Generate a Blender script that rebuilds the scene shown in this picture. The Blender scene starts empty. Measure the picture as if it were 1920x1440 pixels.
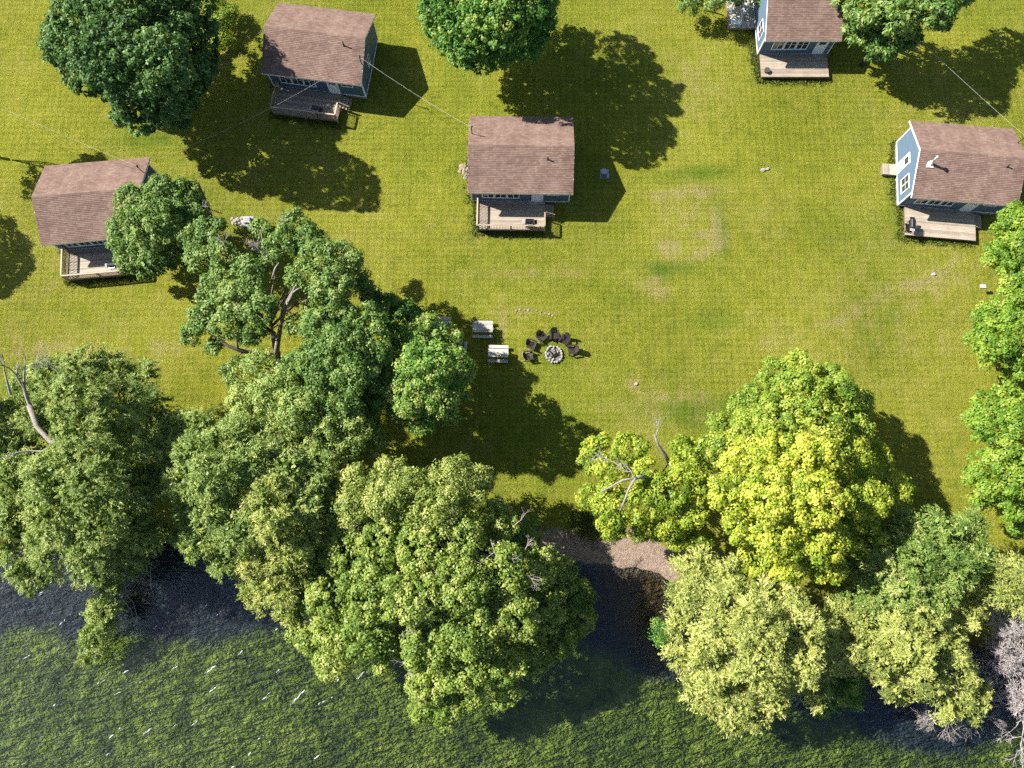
import bpy, math, random
import numpy as np
from mathutils import Vector, Matrix

S = bpy.context.scene
COL = S.collection

# ------------------------------------------------------------------ camera, sky, sun, exposure
TH, FPX, CAMH = 0.21, 1348.0, 60.0            # tilt from straight down, focal length in photo pixels, height
cam_d = bpy.data.cameras.new("camera")
cam_d.sensor_width = 36.0
cam_d.lens = 36.0 * FPX / 1920.0
cam_d.clip_start = 0.5
cam_d.clip_end = 3000.0
cam = bpy.data.objects.new("camera", cam_d)
COL.objects.link(cam)
cam.location = (0, 0, CAMH)
cam.rotation_euler = (TH, 0, 0)
S.camera = cam

SX, SY = 1.12, -0.42                           # ground shadow of a 1 m post
sun_dir = Vector((SX, SY, -1)).normalized()
elev = math.atan2(1.0, math.hypot(SX, SY))
world = bpy.data.worlds.new("World")
S.world = world
world.use_nodes = True
wn = world.node_tree
wn.nodes.clear()
w_out = wn.nodes.new("ShaderNodeOutputWorld")
w_bg = wn.nodes.new("ShaderNodeBackground")
w_sky = wn.nodes.new("ShaderNodeTexSky")
w_sky.sky_type = 'NISHITA'
w_sky.sun_disc = False
w_sky.sun_elevation = elev
w_sky.sun_rotation = math.atan2(-SX, -SY) % (2 * math.pi)
w_bg.inputs['Strength'].default_value = 0.058
wn.links.new(w_sky.outputs[0], w_bg.inputs[0])
wn.links.new(w_bg.outputs[0], w_out.inputs[0])

sun_d = bpy.data.lights.new("sun", 'SUN')
sun_d.energy = 5.0
sun_d.angle = math.radians(0.5)
sun_d.color = (1.0, 0.95, 0.86)
sun = bpy.data.objects.new("sun", sun_d)
COL.objects.link(sun)
sun.rotation_euler = sun_dir.to_track_quat('-Z', 'Y').to_euler()
sun.location = (-60, 25, 80)

S.view_settings.view_transform = 'Standard'
S.view_settings.look = 'None'
S.view_settings.gamma = 1.0
S.view_settings.use_curve_mapping = False
S.view_settings.exposure = 1.28
S.render.engine = 'CYCLES'
S.cycles.max_bounces = 6
S.cycles.diffuse_bounces = 3
S.cycles.glossy_bounces = 2
S.cycles.transmission_bounces = 3
S.cycles.transparent_max_bounces = 6
S.cycles.use_adaptive_sampling = True
S.cycles.adaptive_threshold = 0.03
S.cycles.caustics_reflective = False
S.cycles.caustics_refractive = False
S.cycles.use_denoising = False
S.cycles.sample_clamp_direct = 4.0
S.cycles.sample_clamp_indirect = 3.0

# ------------------------------------------------------------------ helpers
CT, ST = math.cos(TH), math.sin(TH)


def P(px, py, z=0.0):
    """point of the place at height z that the photograph shows at (px, py)"""
    a, b = (px - 960) / FPX, -(py - 720) / FPX
    d = np.array([a, b * CT + ST, b * ST - CT])
    return d * ((z - CAMH) / d[2]) + np.array([0, 0, CAMH])


def mpp(px, py, z):
    """metres per photo pixel there"""
    return float(np.linalg.norm(P(px + 5, py, z) - P(px - 5, py, z))) / 10.0


def link(o, parent=None):
    COL.objects.link(o)
    if parent is not None:
        o.parent = parent
    return o


def tag(o, label=None, cat=None, group=None, kind=None):
    if label: o['label'] = label
    if cat: o['category'] = cat
    if group: o['group'] = group
    if kind: o['kind'] = kind
    return o


def empty(name, loc=(0, 0, 0), rz=0.0, **k):
    o = bpy.data.objects.new(name, None)
    o.empty_display_size = 0.3
    o.location = loc
    o.rotation_euler = (0, 0, rz)
    link(o)
    return tag(o, **k)


class MB:
    """collects boxes, beams, tubes and loose polygons into one mesh"""

    def __init__(self):
        self.v, self.f = [], []

    def poly(self, pts):
        n = len(self.v)
        self.v += [tuple(p) for p in pts]
        self.f.append(tuple(range(n, n + len(pts))))

    def box(self, x0, x1, y0, y1, z0, z1):
        n = len(self.v)
        self.v += [(x0, y0, z0), (x1, y0, z0), (x1, y1, z0), (x0, y1, z0), (x0, y0, z1), (x1, y0, z1), (x1, y1, z1), (x0, y1, z1)]
        for q in ((0, 3, 2, 1), (4, 5, 6, 7), (0, 1, 5, 4), (1, 2, 6, 5), (2, 3, 7, 6), (3, 0, 4, 7)):
            self.f.append(tuple(n + i for i in q))

    def beam(self, a, b, w, h, up=(0, 0, 1)):
        a, b = Vector(a), Vector(b)
        d = (b - a).normalized()
        u = Vector(up)
        s = d.cross(u)
        if s.length < 1e-4:
            s = d.cross(Vector((1, 0, 0)))
        s.normalize()
        t = s.cross(d).normalized()
        n = len(self.v)
        for p in (a, b):
            for i, j in ((-1, -1), (1, -1), (1, 1), (-1, 1)):
                self.v.append(tuple(p + s * (w / 2 * i) + t * (h / 2 * j)))
        for q in ((0, 1, 2, 3), (7, 6, 5, 4), (0, 4, 5, 1), (1, 5, 6, 2), (2, 6, 7, 3), (3, 7, 4, 0)):
            self.f.append(tuple(n + i for i in q))

    def tube(self, pts, radii, sides=6, caps=True):
        pts = [Vector(p) for p in pts]
        n0 = len(self.v)
        for i, p in enumerate(pts):
            d = (pts[min(i + 1, len(pts) - 1)] - pts[max(i - 1, 0)])
            if d.length < 1e-6: d = Vector((0, 0, 1))
            d.normalize()
            s = d.cross(Vector((0.31, 0.12, 0.94)))
            if s.length < 0.05: s = d.cross(Vector((1, 0, 0)))
            s.normalize()
            t = s.cross(d)
            r = radii[i]
            for k in range(sides):
                a = 2 * math.pi * k / sides
                self.v.append(tuple(p + s * (r * math.cos(a)) + t * (r * math.sin(a))))
        for i in range(len(pts) - 1):
            for k in range(sides):
                a, b = n0 + i * sides + k, n0 + i * sides + (k + 1) % sides
                self.f.append((a, b, b + sides, a + sides))
        if caps:
            self.f.append(tuple(n0 + k for k in reversed(range(sides))))
            e = n0 + (len(pts) - 1) * sides
            self.f.append(tuple(e + k for k in range(sides)))

    def mesh(self, name, mat, smooth=False):
        m = bpy.data.meshes.new(name)
        m.from_pydata(self.v, [], self.f)
        if smooth:
            m.polygons.foreach_set("use_smooth", [True] * len(m.polygons))
        m.materials.append(mat)
        m.update()
        return m

    def build(self, name, mat, parent=None, loc=None, rot=None, smooth=False):
        o = bpy.data.objects.new(name, self.mesh(name, mat, smooth))
        if loc is not None: o.location = loc
        if rot is not None: o.rotation_euler = rot
        return link(o, parent)


CACHE = {}


def shared(key, name, mat, fn, parent=None, loc=None, rot=None, smooth=False):
    """an object whose mesh data is shared between alike pieces"""
    if key not in CACHE:
        mb = MB()
        fn(mb)
        CACHE[key] = mb.mesh(name, mat, smooth)
    o = bpy.data.objects.new(name, CACHE[key])
    if loc is not None: o.location = loc
    if rot is not None: o.rotation_euler = rot
    return link(o, parent)


def copy_thing(root, loc, rz, **k):
    r = root.copy()
    COL.objects.link(r)
    r.location = loc
    r.rotation_euler = (0, 0, rz)
    for ch in list(root.children):
        c = ch.copy()
        COL.objects.link(c)
        c.parent = r
        for g in ch.children:
            d = g.copy()
            COL.objects.link(d)
            d.parent = c
    return tag(r, **k)


def mound(mb, c, rx, ry, rz, rnd, lat=4, lon=8, jag=0.18):
    """an uneven rounded stone"""
    n = len(mb.v)
    rows = []
    for i in range(lat + 1):
        ph = -0.5 * math.pi + math.pi * i / lat
        if i in (0, lat):
            mb.v.append((c[0], c[1], c[2] + rz * math.sin(ph)))
            rows.append([len(mb.v) - 1])
            continue
        row = []
        for j in range(lon):
            a = 2 * math.pi * (j + 0.3 * i) / lon
            k = 1 + rnd.uniform(-jag, jag)
            mb.v.append((c[0] + rx * k * math.cos(ph) * math.cos(a), c[1] + ry * k * math.cos(ph) * math.sin(a), c[2] + rz * k * math.sin(ph)))
            row.append(len(mb.v) - 1)
        rows.append(row)
    for i in range(lat):
        a, b = rows[i], rows[i + 1]
        for j in range(lon):
            j2 = (j + 1) % lon
            if len(a) == 1: mb.f.append((a[0], b[j2], b[j]))
            elif len(b) == 1: mb.f.append((a[j], a[j2], b[0]))
            else: mb.f.append((a[j], a[j2], b[j2], b[j]))


# ------------------------------------------------------------------ materials
class NT:
    def __init__(self, name):
        self.m = bpy.data.materials.new(name)
        self.m.use_nodes = True
        self.t = self.m.node_tree
        self.t.nodes.clear()
        self.out = self.n("ShaderNodeOutputMaterial")

    def n(self, kind, **k):
        nd = self.t.nodes.new(kind)
        for a, b in k.items():
            setattr(nd, a, b)
        return nd

    def set(self, sock, v):
        if hasattr(v, 'is_output') or isinstance(v, bpy.types.NodeSocket):
            self.t.links.new(v, sock)
        elif isinstance(v, (tuple, list)) and len(v) == 3 and sock.type == 'RGBA':
            sock.default_value = (*v, 1)
        else:
            sock.default_value = v

    def coord(self, which='Object'):
        return self.n("ShaderNodeTexCoord").outputs[which]

    def pos(self):
        return self.n("ShaderNodeNewGeometry").outputs['Position']

    def mapping(self, v, scale=(1, 1, 1), rot=(0, 0, 0)):
        m = self.n("ShaderNodeMapping")
        self.set(m.inputs['Vector'], v)
        m.inputs['Scale'].default_value = scale
        m.inputs['Rotation'].default_value = rot
        return m.outputs[0]

    def noise(self, v, scale, detail=3, rough=0.55, dist=0.0):
        x = self.n("ShaderNodeTexNoise")
        self.set(x.inputs['Vector'], v)
        x.inputs['Scale'].default_value = scale
        x.inputs['Detail'].default_value = detail
        x.inputs['Roughness'].default_value = rough
        x.inputs['Distortion'].default_value = dist
        return x.outputs['Fac']

    def ramp(self, f, stops, interp='LINEAR'):
        r = self.n("ShaderNodeValToRGB")
        r.color_ramp.interpolation = interp
        e = r.color_ramp.elements
        while len(e) < len(stops): e.new(0.5)
        for el, (p, c) in zip(e, stops):
            el.position = p
            el.color = (*c, 1) if isinstance(c, (tuple, list)) else (c, c, c, 1)
        self.set(r.inputs[0], f)
        return r.outputs[0]

    def mix(self, f, a, b, mode='MIX'):
        x = self.n("ShaderNodeMix", data_type='RGBA', blend_type=mode)
        self.set(x.inputs[0], f)
        self.set(x.inputs[6], a)
        self.set(x.inputs[7], b)
        return x.outputs[2]

    def math(self, op, a, b=0.0, clamp=False):
        x = self.n("ShaderNodeMath", operation=op, use_clamp=clamp)
        self.set(x.inputs[0], a)
        self.set(x.inputs[1], b)
        return x.outputs[0]

    def attr(self, name):
        return self.n("ShaderNodeAttribute", attribute_name=name).outputs['Fac']

    def bump(self, h, strength, dist=0.05, normal=None):
        b = self.n("ShaderNodeBump")
        b.inputs['Strength'].default_value = strength
        b.inputs['Distance'].default_value = dist
        self.set(b.inputs['Height'], h)
        if normal is not None: self.set(b.inputs['Normal'], normal)
        return b.outputs[0]

    def bsdf(self, col, rough=0.8, metal=0.0, spec=0.3, normal=None):
        b = self.n("ShaderNodeBsdfPrincipled")
        self.set(b.inputs['Base Color'], col)
        self.set(b.inputs['Roughness'], rough)
        b.inputs['Metallic'].default_value = metal
        b.inputs['Specular IOR Level'].default_value = spec
        if normal is not None: self.set(b.inputs['Normal'], normal)
        return b.outputs[0]

    def done(self, shader):
        self.t.links.new(shader, self.out.inputs['Surface'])
        return self.m


def mat_plain(name, col, rough=0.7, metal=0.0, spec=0.3, var=0.25, scale=3.0):
    t = NT(name)
    n = t.noise(t.coord(), scale, 4)
    k = t.ramp(n, [(0.25, 1 - var), (0.75, 1 + var * 0.6)])
    return t.done(t.bsdf(t.mix(1.0, col, k, 'MULTIPLY'), rough, metal, spec))


def mat_wood(name, c1, c2, axis='X', rough=0.8):
    t = NT(name)
    oi = t.n("ShaderNodeObjectInfo")
    co = t.n("ShaderNodeVectorMath", operation='ADD')
    t.set(co.inputs[0], t.coord())
    off = t.math('MULTIPLY', oi.outputs['Random'], 37.0)
    t.set(co.inputs[1], off)
    sc = {'X': (0.7, 9, 9), 'Y': (9, 0.7, 9), 'Z': (9, 9, 0.7)}[axis]
    g = t.noise(t.mapping(co.outputs[0], sc), 2.2, 5, 0.65)
    stain = t.noise(t.pos(), 1.3, 3)
    f = t.math('ADD', t.math('MULTIPLY', g, 0.55), t.math('MULTIPLY', stain, 0.25))
    f = t.math('ADD', f, t.math('MULTIPLY', oi.outputs['Random'], 0.30))
    col = t.ramp(f, [(0.3, c1), (0.75, c2)])
    return t.done(t.bsdf(col, rough, 0, 0.25, t.bump(g, 0.4, 0.01)))


def mat_leaf(name, cols, gain=1.0, transl=0.32, tcol=(1.25, 1.2, 0.5), gloss=0.016, grough=0.5):
    """leaf colours spread over the random value each leaf carries; light passes through the blade"""
    cols = [(min(0.7, c[0] * gain * 0.98), min(0.7, c[1] * gain), min(0.5, c[2] * gain * 0.85)) for c in cols]
    return _leaf(name, cols, transl, tcol, gloss, grough)


def _leaf(name, cols, transl=0.32, tcol=(1.25, 1.2, 0.5), gloss=0.016, grough=0.5):
    """leaf colours spread over the random value each leaf carries; light passes through the blade"""
    t = NT(name)
    a = t.attr("tint")
    stops = [(i / (len(cols) - 1), c) for i, c in enumerate(cols)]
    col = t.ramp(a, stops)
    d = t.n("ShaderNodeBsdfDiffuse")
    t.set(d.inputs['Color'], col)
    tr = t.n("ShaderNodeBsdfTranslucent")
    t.set(tr.inputs['Color'], t.mix(1.0, col, tcol, 'MULTIPLY'))
    m1 = t.n("ShaderNodeMixShader")
    m1.inputs[0].default_value = transl
    t.t.links.new(d.outputs[0], m1.inputs[1])
    t.t.links.new(tr.outputs[0], m1.inputs[2])
    g = t.n("ShaderNodeBsdfGlossy")
    g.inputs['Roughness'].default_value = grough
    g.inputs['Color'].default_value = (1, 1, 1, 1)
    m2 = t.n("ShaderNodeMixShader")
    m2.inputs[0].default_value = gloss
    t.t.links.new(m1.outputs[0], m2.inputs[1])
    t.t.links.new(g.outputs[0], m2.inputs[2])
    return t.done(m2.outputs[0])


def make_ground_material():
    t = NT("lawn_and_shore")
    p = t.pos()
    dry, lush, sand, deep = t.attr("dry"), t.attr("lush"), t.attr("sand"), t.attr("deep")
    fine = t.noise(p, 6.0, 4, 0.75)
    grain = t.noise(p, 15.0, 3, 0.7)
    mid = t.noise(p, 0.9, 4, 0.6)
    big = t.noise(p, 0.09, 3, 0.5)
    # mowing passes in both directions, wandering a little
    wob = t.math('MULTIPLY', t.noise(p, 0.15, 2), 2.2)
    sep = t.n("ShaderNodeSeparateXYZ")
    t.set(sep.inputs[0], p)
    st1 = t.math('SINE', t.math('ADD', t.math('MULTIPLY', sep.outputs['X'], 10.5), wob))
    st2 = t.math('SINE', t.math('ADD', t.math('MULTIPLY', sep.outputs['Y'], 11.5), wob))
    stripes = t.math('ADD', t.math('MULTIPLY', t.math('MULTIPLY', st1, t.noise(p, 0.12, 2)), 0.050), t.math('MULTIPLY', t.math('MULTIPLY', st2, t.noise(p, 0.10, 2)), 0.055))
    f = t.math('ADD', t.math('MULTIPLY', fine, 0.62), t.math('MULTIPLY', mid, 0.34))
    f = t.math('ADD', f, t.math('MULTIPLY', t.math('SUBTRACT', grain, 0.5), 1.0))
    f = t.math('ADD', f, stripes)
    f = t.math('ADD', f, t.math('MULTIPLY', t.math('SUBTRACT', big, 0.5), 0.35))
    f = t.math('ADD', f, 0.035)
    f = t.math('ADD', f, t.math('MULTIPLY', dry, 0.16))
    grass = t.ramp(f, [(0.18, (0.036, 0.064, 0.008)), (0.38, (0.135, 0.160, 0.015)), (0.58, (0.250, 0.258, 0.026)), (0.86, (0.390, 0.360, 0.090))])
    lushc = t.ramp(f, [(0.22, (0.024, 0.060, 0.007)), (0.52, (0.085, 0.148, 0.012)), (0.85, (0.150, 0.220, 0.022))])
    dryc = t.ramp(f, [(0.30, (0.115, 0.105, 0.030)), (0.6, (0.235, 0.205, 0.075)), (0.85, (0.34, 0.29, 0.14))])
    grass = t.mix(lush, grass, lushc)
    grass = t.mix(t.math('MULTIPLY', dry, 0.8), grass, dryc)
    # sand, with scattered stranded litter
    sn = t.noise(p, 4.0, 5, 0.7)
    speck = t.noise(p, 12.0, 3, 0.7)
    sandc = t.ramp(sn, [(0.3, (0.23, 0.16, 0.115)), (0.7, (0.47, 0.36, 0.29))])
    sandc = t.mix(t.ramp(speck, [(0.60, 0.0), (0.68, 0.7)]), sandc, (0.07, 0.045, 0.03))
    # lake bed: brown litter near the sand, then weed with bare gaps
    wd = t.noise(t.mapping(p, (1.0, 1.0, 1.0), (0, 0, 0.75)), 1.1, 4, 0.56, 1.0)
    w2 = t.noise(p, 0.30, 5, 0.66, 0.4)
    w3 = t.noise(t.mapping(p, (2.6, 0.7, 1.0), (0, 0, -0.85)), 1.0, 3, 0.6)
    wf = t.math('ADD', t.math('MULTIPLY', wd, 0.46), t.math('MULTIPLY', w2, 0.78))
    wf = t.math('SUBTRACT', t.math('ADD', wf, t.math('MULTIPLY', w3, 0.26)), 0.10)
    weed = t.ramp(wf, [(0.44, (0.050, 0.068, 0.022)), (0.58, (0.110, 0.138, 0.026)), (0.70, (0.190, 0.225, 0.034)), (0.86, (0.33, 0.34, 0.07))])
    shallow = t.ramp(t.noise(p, 9.0, 4, 0.75), [(0.38, (0.04, 0.018, 0.009)), (0.58, (0.17, 0.085, 0.04)), (0.74, (0.34, 0.24, 0.14))])
    weed = t.mix(t.attr("silt_sky"), weed, t.ramp(wf, [(0.4, (0.018, 0.024, 0.036)), (0.75, (0.050, 0.060, 0.074))]))  # dark weedless silt along the shore; its navy tint stands in for reflected sky
    weed = t.mix(t.math('MULTIPLY', t.attr("brown"), 1.0), weed, shallow)
    # dark wet mud under the banks
    col = t.mix(sand, grass, sandc)
    col = t.mix(t.attr("mud"), col, (0.045, 0.035, 0.025))
    col = t.mix(deep, col, weed)
    land = t.math('SUBTRACT', 1.0, deep, True)
    h = t.math('MULTIPLY', t.math('ADD', t.math('MULTIPLY', fine, 1.0), t.math('MULTIPLY', grain, 0.9)), land)
    return t.done(t.bsdf(col, 0.95, 0, 0.05, t.bump(h, 1.0, 0.17)))


def make_water_material():
    t = NT("lake_water")
    p = t.pos()
    wv = t.mapping(p, (1.0, 2.6, 1.0), (0, 0, -0.75))
    n1 = t.noise(wv, 0.8, 4, 0.58, 0.3)
    n2 = t.noise(t.mapping(p, (1, 1.7, 1), (0, 0, -0.5)), 3.4, 3, 0.6)
    h = t.math('ADD', n1, t.math('MULTIPLY', n2, 0.30))
    nor_a = t.bump(h, 0.35, 0.22)
    nor_b = t.bump(h, 1.0, 0.38)
    tr = t.n("ShaderNodeBsdfTransparent")
    tr.inputs['Color'].default_value = (0.84, 0.95, 0.90, 1)
    fr = t.n("ShaderNodeFresnel")
    fr.inputs['IOR'].default_value = 1.36
    t.set(fr.inputs['Normal'], nor_b)
    sh = tr.outputs[0]
    for rough, k, nor in ((0.05, 1.5, nor_a), (0.36, 0.20, nor_b)):
        g = t.n("ShaderNodeBsdfGlossy")
        g.inputs['Roughness'].default_value = rough
        g.inputs['Color'].default_value = (0.95, 0.97, 1.0, 1)
        t.set(g.inputs['Normal'], nor)
        m = t.n("ShaderNodeMixShader")
        t.t.links.new(t.math('MULTIPLY', fr.outputs[0], k, True), m.inputs[0])
        t.t.links.new(sh, m.inputs[1])
        t.t.links.new(g.outputs[0], m.inputs[2])
        sh = m.outputs[0]
    return t.done(sh)


def make_shingle_material():
    t = NT("roof_shingles")
    g = t.n("ShaderNodeNewGeometry")
    r = g.outputs['Random Per Island']
    blot = t.noise(t.coord(), 0.55, 4, 0.6)
    streak = t.noise(t.mapping(t.coord(), (1.2, 0.12, 0.12)), 1.0, 3)
    fine = t.noise(t.coord(), 30, 2)
    f = t.math('ADD', t.math('MULTIPLY', r, 0.20), t.math('MULTIPLY', blot, 0.40))
    f = t.math('ADD', f, t.math('MULTIPLY', streak, 0.30))
    f = t.math('ADD', f, t.math('MULTIPLY', fine, 0.16))
    col = t.ramp(f, [(0.25, (0.098, 0.060, 0.049)), (0.55, (0.195, 0.130, 0.106)), (0.85, (0.30, 0.215, 0.178))])
    return t.done(t.bsdf(col, 0.92, 0, 0.15, t.bump(fine, 0.5, 0.01)))


def make_siding_material():
    t = NT("blue_siding")
    n = t.noise(t.mapping(t.coord(), (0.5, 0.5, 6)), 2.0, 3)
    col = t.ramp(n, [(0.3, (0.068, 0.110, 0.166)), (0.7, (0.094, 0.144, 0.205))])
    return t.done(t.bsdf(col, 0.55, 0, 0.35))


def make_glass_material():
    t = NT("window_glass")
    n = t.noise(t.coord(), 2.5, 3)
    col = t.ramp(n, [(0.4, (0.012, 0.016, 0.022)), (0.65, (0.06, 0.07, 0.075))])
    return t.done(t.bsdf(col, 0.08, 0, 0.9))


def make_bark(name, c1, c2):
    t = NT(name)
    n = t.noise(t.mapping(t.coord(), (4, 4, 1)), 2.5, 4, 0.65)
    return t.done(t.bsdf(t.ramp(n, [(0.35, c1), (0.7, c2)]), 0.9, 0, 0.2, t.bump(n, 0.5, 0.03)))


M_GROUND = make_ground_material()
M_WATER = make_water_material()
M_SHINGLE = make_shingle_material()
M_SIDING = make_siding_material()
M_GLASS = make_glass_material()
M_TRIM = mat_plain("white_trim", (0.82, 0.83, 0.84), 0.55, 0, 0.35, 0.08)
M_DOOR = mat_plain("door_paint", (0.76, 0.79, 0.84), 0.5, 0, 0.35, 0.08)
M_ROOFDECK = mat_plain("roof_underlay", (0.10, 0.065, 0.06), 0.9)
M_CONC = mat_plain("concrete", (0.33, 0.32, 0.31), 0.9, 0, 0.2, 0.3, 5)
M_DECK = mat_wood("deck_wood", (0.19, 0.150, 0.115), (0.45, 0.385, 0.31), 'X')
M_RAIL = mat_wood("rail_wood", (0.24, 0.19, 0.14), (0.48, 0.40, 0.30), 'Z')
M_FRAMEWOOD = mat_wood("frame_wood", (0.10, 0.075, 0.055), (0.24, 0.18, 0.13), 'X')
M_TABLE = mat_wood("weathered_table_wood", (0.27, 0.25, 0.22), (0.54, 0.51, 0.46), 'X')
M_CHAIR = mat_plain("brown_plastic", (0.040, 0.028, 0.030), 0.38, 0, 0.5, 0.2)
M_BLACK = mat_plain("black_enamel", (0.012, 0.012, 0.014), 0.35, 0, 0.5, 0.2)
M_STEEL = mat_plain("galvanised_steel", (0.62, 0.64, 0.66), 0.35, 0.8, 0.5, 0.15)
M_PIPE = mat_plain("black_pipe", (0.02, 0.02, 0.02), 0.5)
M_STONE = mat_plain("pale_stone", (0.34, 0.315, 0.285), 0.9, 0, 0.2, 0.45, 5)
M_RUBBLE = mat_plain("tan_rubble", (0.30, 0.245, 0.185), 0.95, 0, 0.1, 0.5, 6)
M_ASH = mat_plain("ash", (0.17, 0.155, 0.145), 0.95, 0, 0.1, 0.6, 9)
M_CHAR = mat_plain("charred_wood", (0.028, 0.024, 0.022), 0.9, 0, 0.2, 0.5, 6)
M_WIRE = mat_plain("wire_sheath", (0.42, 0.42, 0.39), 0.6)
M_LIDW = mat_plain("pale_lid", (0.44, 0.44, 0.48), 0.6, 0, 0.3, 0.15, 6)
M_LIDB = mat_plain("blue_lid", (0.10, 0.10, 0.16), 0.5)
M_FOAM = mat_plain("foam", (0.80, 0.82, 0.84), 0.7, 0, 0.3, 0.2, 8)
M_BARK = make_bark("grey_bark", (0.085, 0.070, 0.058), (0.23, 0.20, 0.175))
M_BARKD = make_bark("dark_bark", (0.040, 0.032, 0.026), (0.12, 0.10, 0.085))
M_LIMB = make_bark("pale_limb_bark", (0.15, 0.13, 0.115), (0.34, 0.30, 0.27))
M_TWIG = make_bark("pale_twigs", (0.30, 0.265, 0.26), (0.58, 0.53, 0.52))
M_DEAD = make_bark("bleached_wood", (0.17, 0.15, 0.14), (0.38, 0.34, 0.32))

# ------------------------------------------------------------------ ground, lake bed, beach, water
WATER_Z = -0.35
shore_px = [(-700, 1010), (-300, 1030), (0, 1040), (330, 1015), (600, 1005), (900, 1000), (1012, 1022), (1067, 1046), (1160, 1058),
            (1240, 1080), (1300, 1110), (1500, 1165), (1700, 1200), (1920, 1230), (2300, 1260), (2700, 1270)]
sp = np.array([P(a, b, WATER_Z)[:2] for a, b in shore_px])
bank_px = [(1000, 985), (1016, 989), (1085, 995), (1122, 1000), (1188, 994), (1215, 1004), (1250, 1030), (1300, 1075)]
bp = np.array([P(a, b, 0)[:2] for a, b in bank_px])


def hashnoise(x, y, f, seed):
    """smooth value noise over arrays"""
    x, y = x * f, y * f
    xi, yi = np.floor(x).astype(np.int64), np.floor(y).astype(np.int64)
    u, v = x - xi, y - yi
    u, v = u * u * (3 - 2 * u), v * v * (3 - 2 * v)

    def h(a, b):
        n = (a * 374761393 + b * 668265263 + seed * 974634777) & 0x7fffffff
        n = ((n ^ (n >> 13)) * 1274126177) & 0x7fffffff
        return ((n ^ (n >> 16)) & 0xffff) / 65535.0

    return (h(xi, yi) * (1 - u) + h(xi + 1, yi) * u) * (1 - v) + (h(xi, yi + 1) * (1 - u) + h(xi + 1, yi + 1) * u) * v


gx = np.concatenate([np.linspace(-420, -58, 30), np.arange(-57, 57.01, 0.27), np.linspace(58, 420, 30)])
gy = np.concatenate([np.linspace(-420, -24, 30), np.arange(-23, 60.01, 0.27), np.linspace(61, 420, 30)])
X, Y = np.meshgrid(gx, gy)
wob = (hashnoise(X, Y, 0.45, 3) - 0.5) * 1.0 + (hashnoise(X, Y, 1.6, 4) - 0.5) * 0.45
SH = np.interp(X, sp[:, 0], sp[:, 1]) + wob * 0.6
BK = np.interp(X, bp[:, 0], bp[:, 1], left=1e6, right=1e6) + wob * 0.5
dsh = Y - SH                                             # > 0 on land
Z = np.where(dsh > 2.4, 0.0, np.where(dsh > 0, WATER_Z + (0 - WATER_Z) * np.clip(dsh / 2.4, 0, 1) ** 0.8,
             WATER_Z - 1.35 * (1 - np.exp(np.clip(dsh, -60, 0) / 5.0))))
Z = Z + np.where(dsh > 2.0, (hashnoise(X, Y, 0.10, 5) - 0.5) * 0.16 + (hashnoise(X, Y, 0.5, 6) - 0.5) * 0.05, 0)
Z = Z + np.where(dsh < -0.5, (hashnoise(X, Y, 0.8, 7) - 0.5) * 0.18, 0)
Z = np.where(dsh < -60, Z - 3, Z)
inb = (X > bp[0, 0]) & (X < bp[-1, 0])
SAND = np.clip((BK - Y) / 0.5 + 0.5, 0, 1) * inb
BROWN = np.clip(1 - np.abs(X - P(1185, 1120)[0]) / 4.5, 0, 1) * np.clip((Y - P(1185, 1260)[1]) / 6.0, 0, 1)
BROWN = np.clip(BROWN * 1.6, 0, 1)
MUD = np.clip(1 - dsh / 2.0, 0, 1) * (1 - SAND)
DEEP = np.clip(-dsh / 0.8 + 0.3, 0, 1)
SILT_SKY = np.clip((7.6 + wob * 2.2 + (hashnoise(X, Y, 0.2, 31) - 0.5) * 4 + dsh) / 1.6, 0, 1)


def blob(px, py, rx, ry, rot=0.0):
    c = P(px, py)
    s = mpp(px, py, 0)
    ca, sa = math.cos(rot), math.sin(rot)
    dx, dy = X - c[0], Y - c[1]
    a, b = (dx * ca + dy * sa) / (rx * s), (-dx * sa + dy * ca) / (ry * s)
    return np.exp(-(a * a + b * b))


DRY = 0.25 * hashnoise(X, Y, 0.08, 11) + 0.30 * np.clip(hashnoise(X, Y, 0.3, 12) - 0.5, 0, 1)
for a in [(1290, 362, 52, 12, .1, 1.1), (1255, 465, 20, 18, 0, 1.0), (1310, 478, 24, 16, 0, .9), (1220, 528, 18, 10, .4, 1.1), (1245, 548, 18, 10, .2, 1.1), (1345, 440, 14, 40, 0, .7), (1300, 420, 60, 60, 0, .45),
          (990, 512, 110, 12, 0, .5), (1450, 420, 50, 50, 0, .25), (1560, 600, 200, 10, .35, .30), (1750, 530, 60, 16, .3, .5), (1210, 735, 50, 35, 0, .35),
          (1290, 745, 40, 14, 0, .6), (60, 655, 90, 14, 0, .5), (330, 650, 50, 12, 0, .4), (1300, 150, 60, 70, 0, .35), (1190, 720, 12, 12, 0, .8),
          (990, 585, 60, 8, 0, .4), (942, 610, 5, 36, 0, .9), (150, 660, 160, 60, 0, .25), (1600, 640, 130, 120, 0, .2), (1730, 700, 60, 200, 0, .15)]:
    DRY = DRY + a[5] * blob(*a[:5])
LUSH_SHADE = 0.35 * np.clip(hashnoise(X, Y, 0.22, 21) - 0.55, 0, 1) * 2 + 1.6 * np.clip(hashnoise(X, Y, 1.7, 22) - 0.70, 0, 1) * np.clip(hashnoise(X, Y, 0.16, 23) * 1.8 - 0.5, 0, 1)
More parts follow.
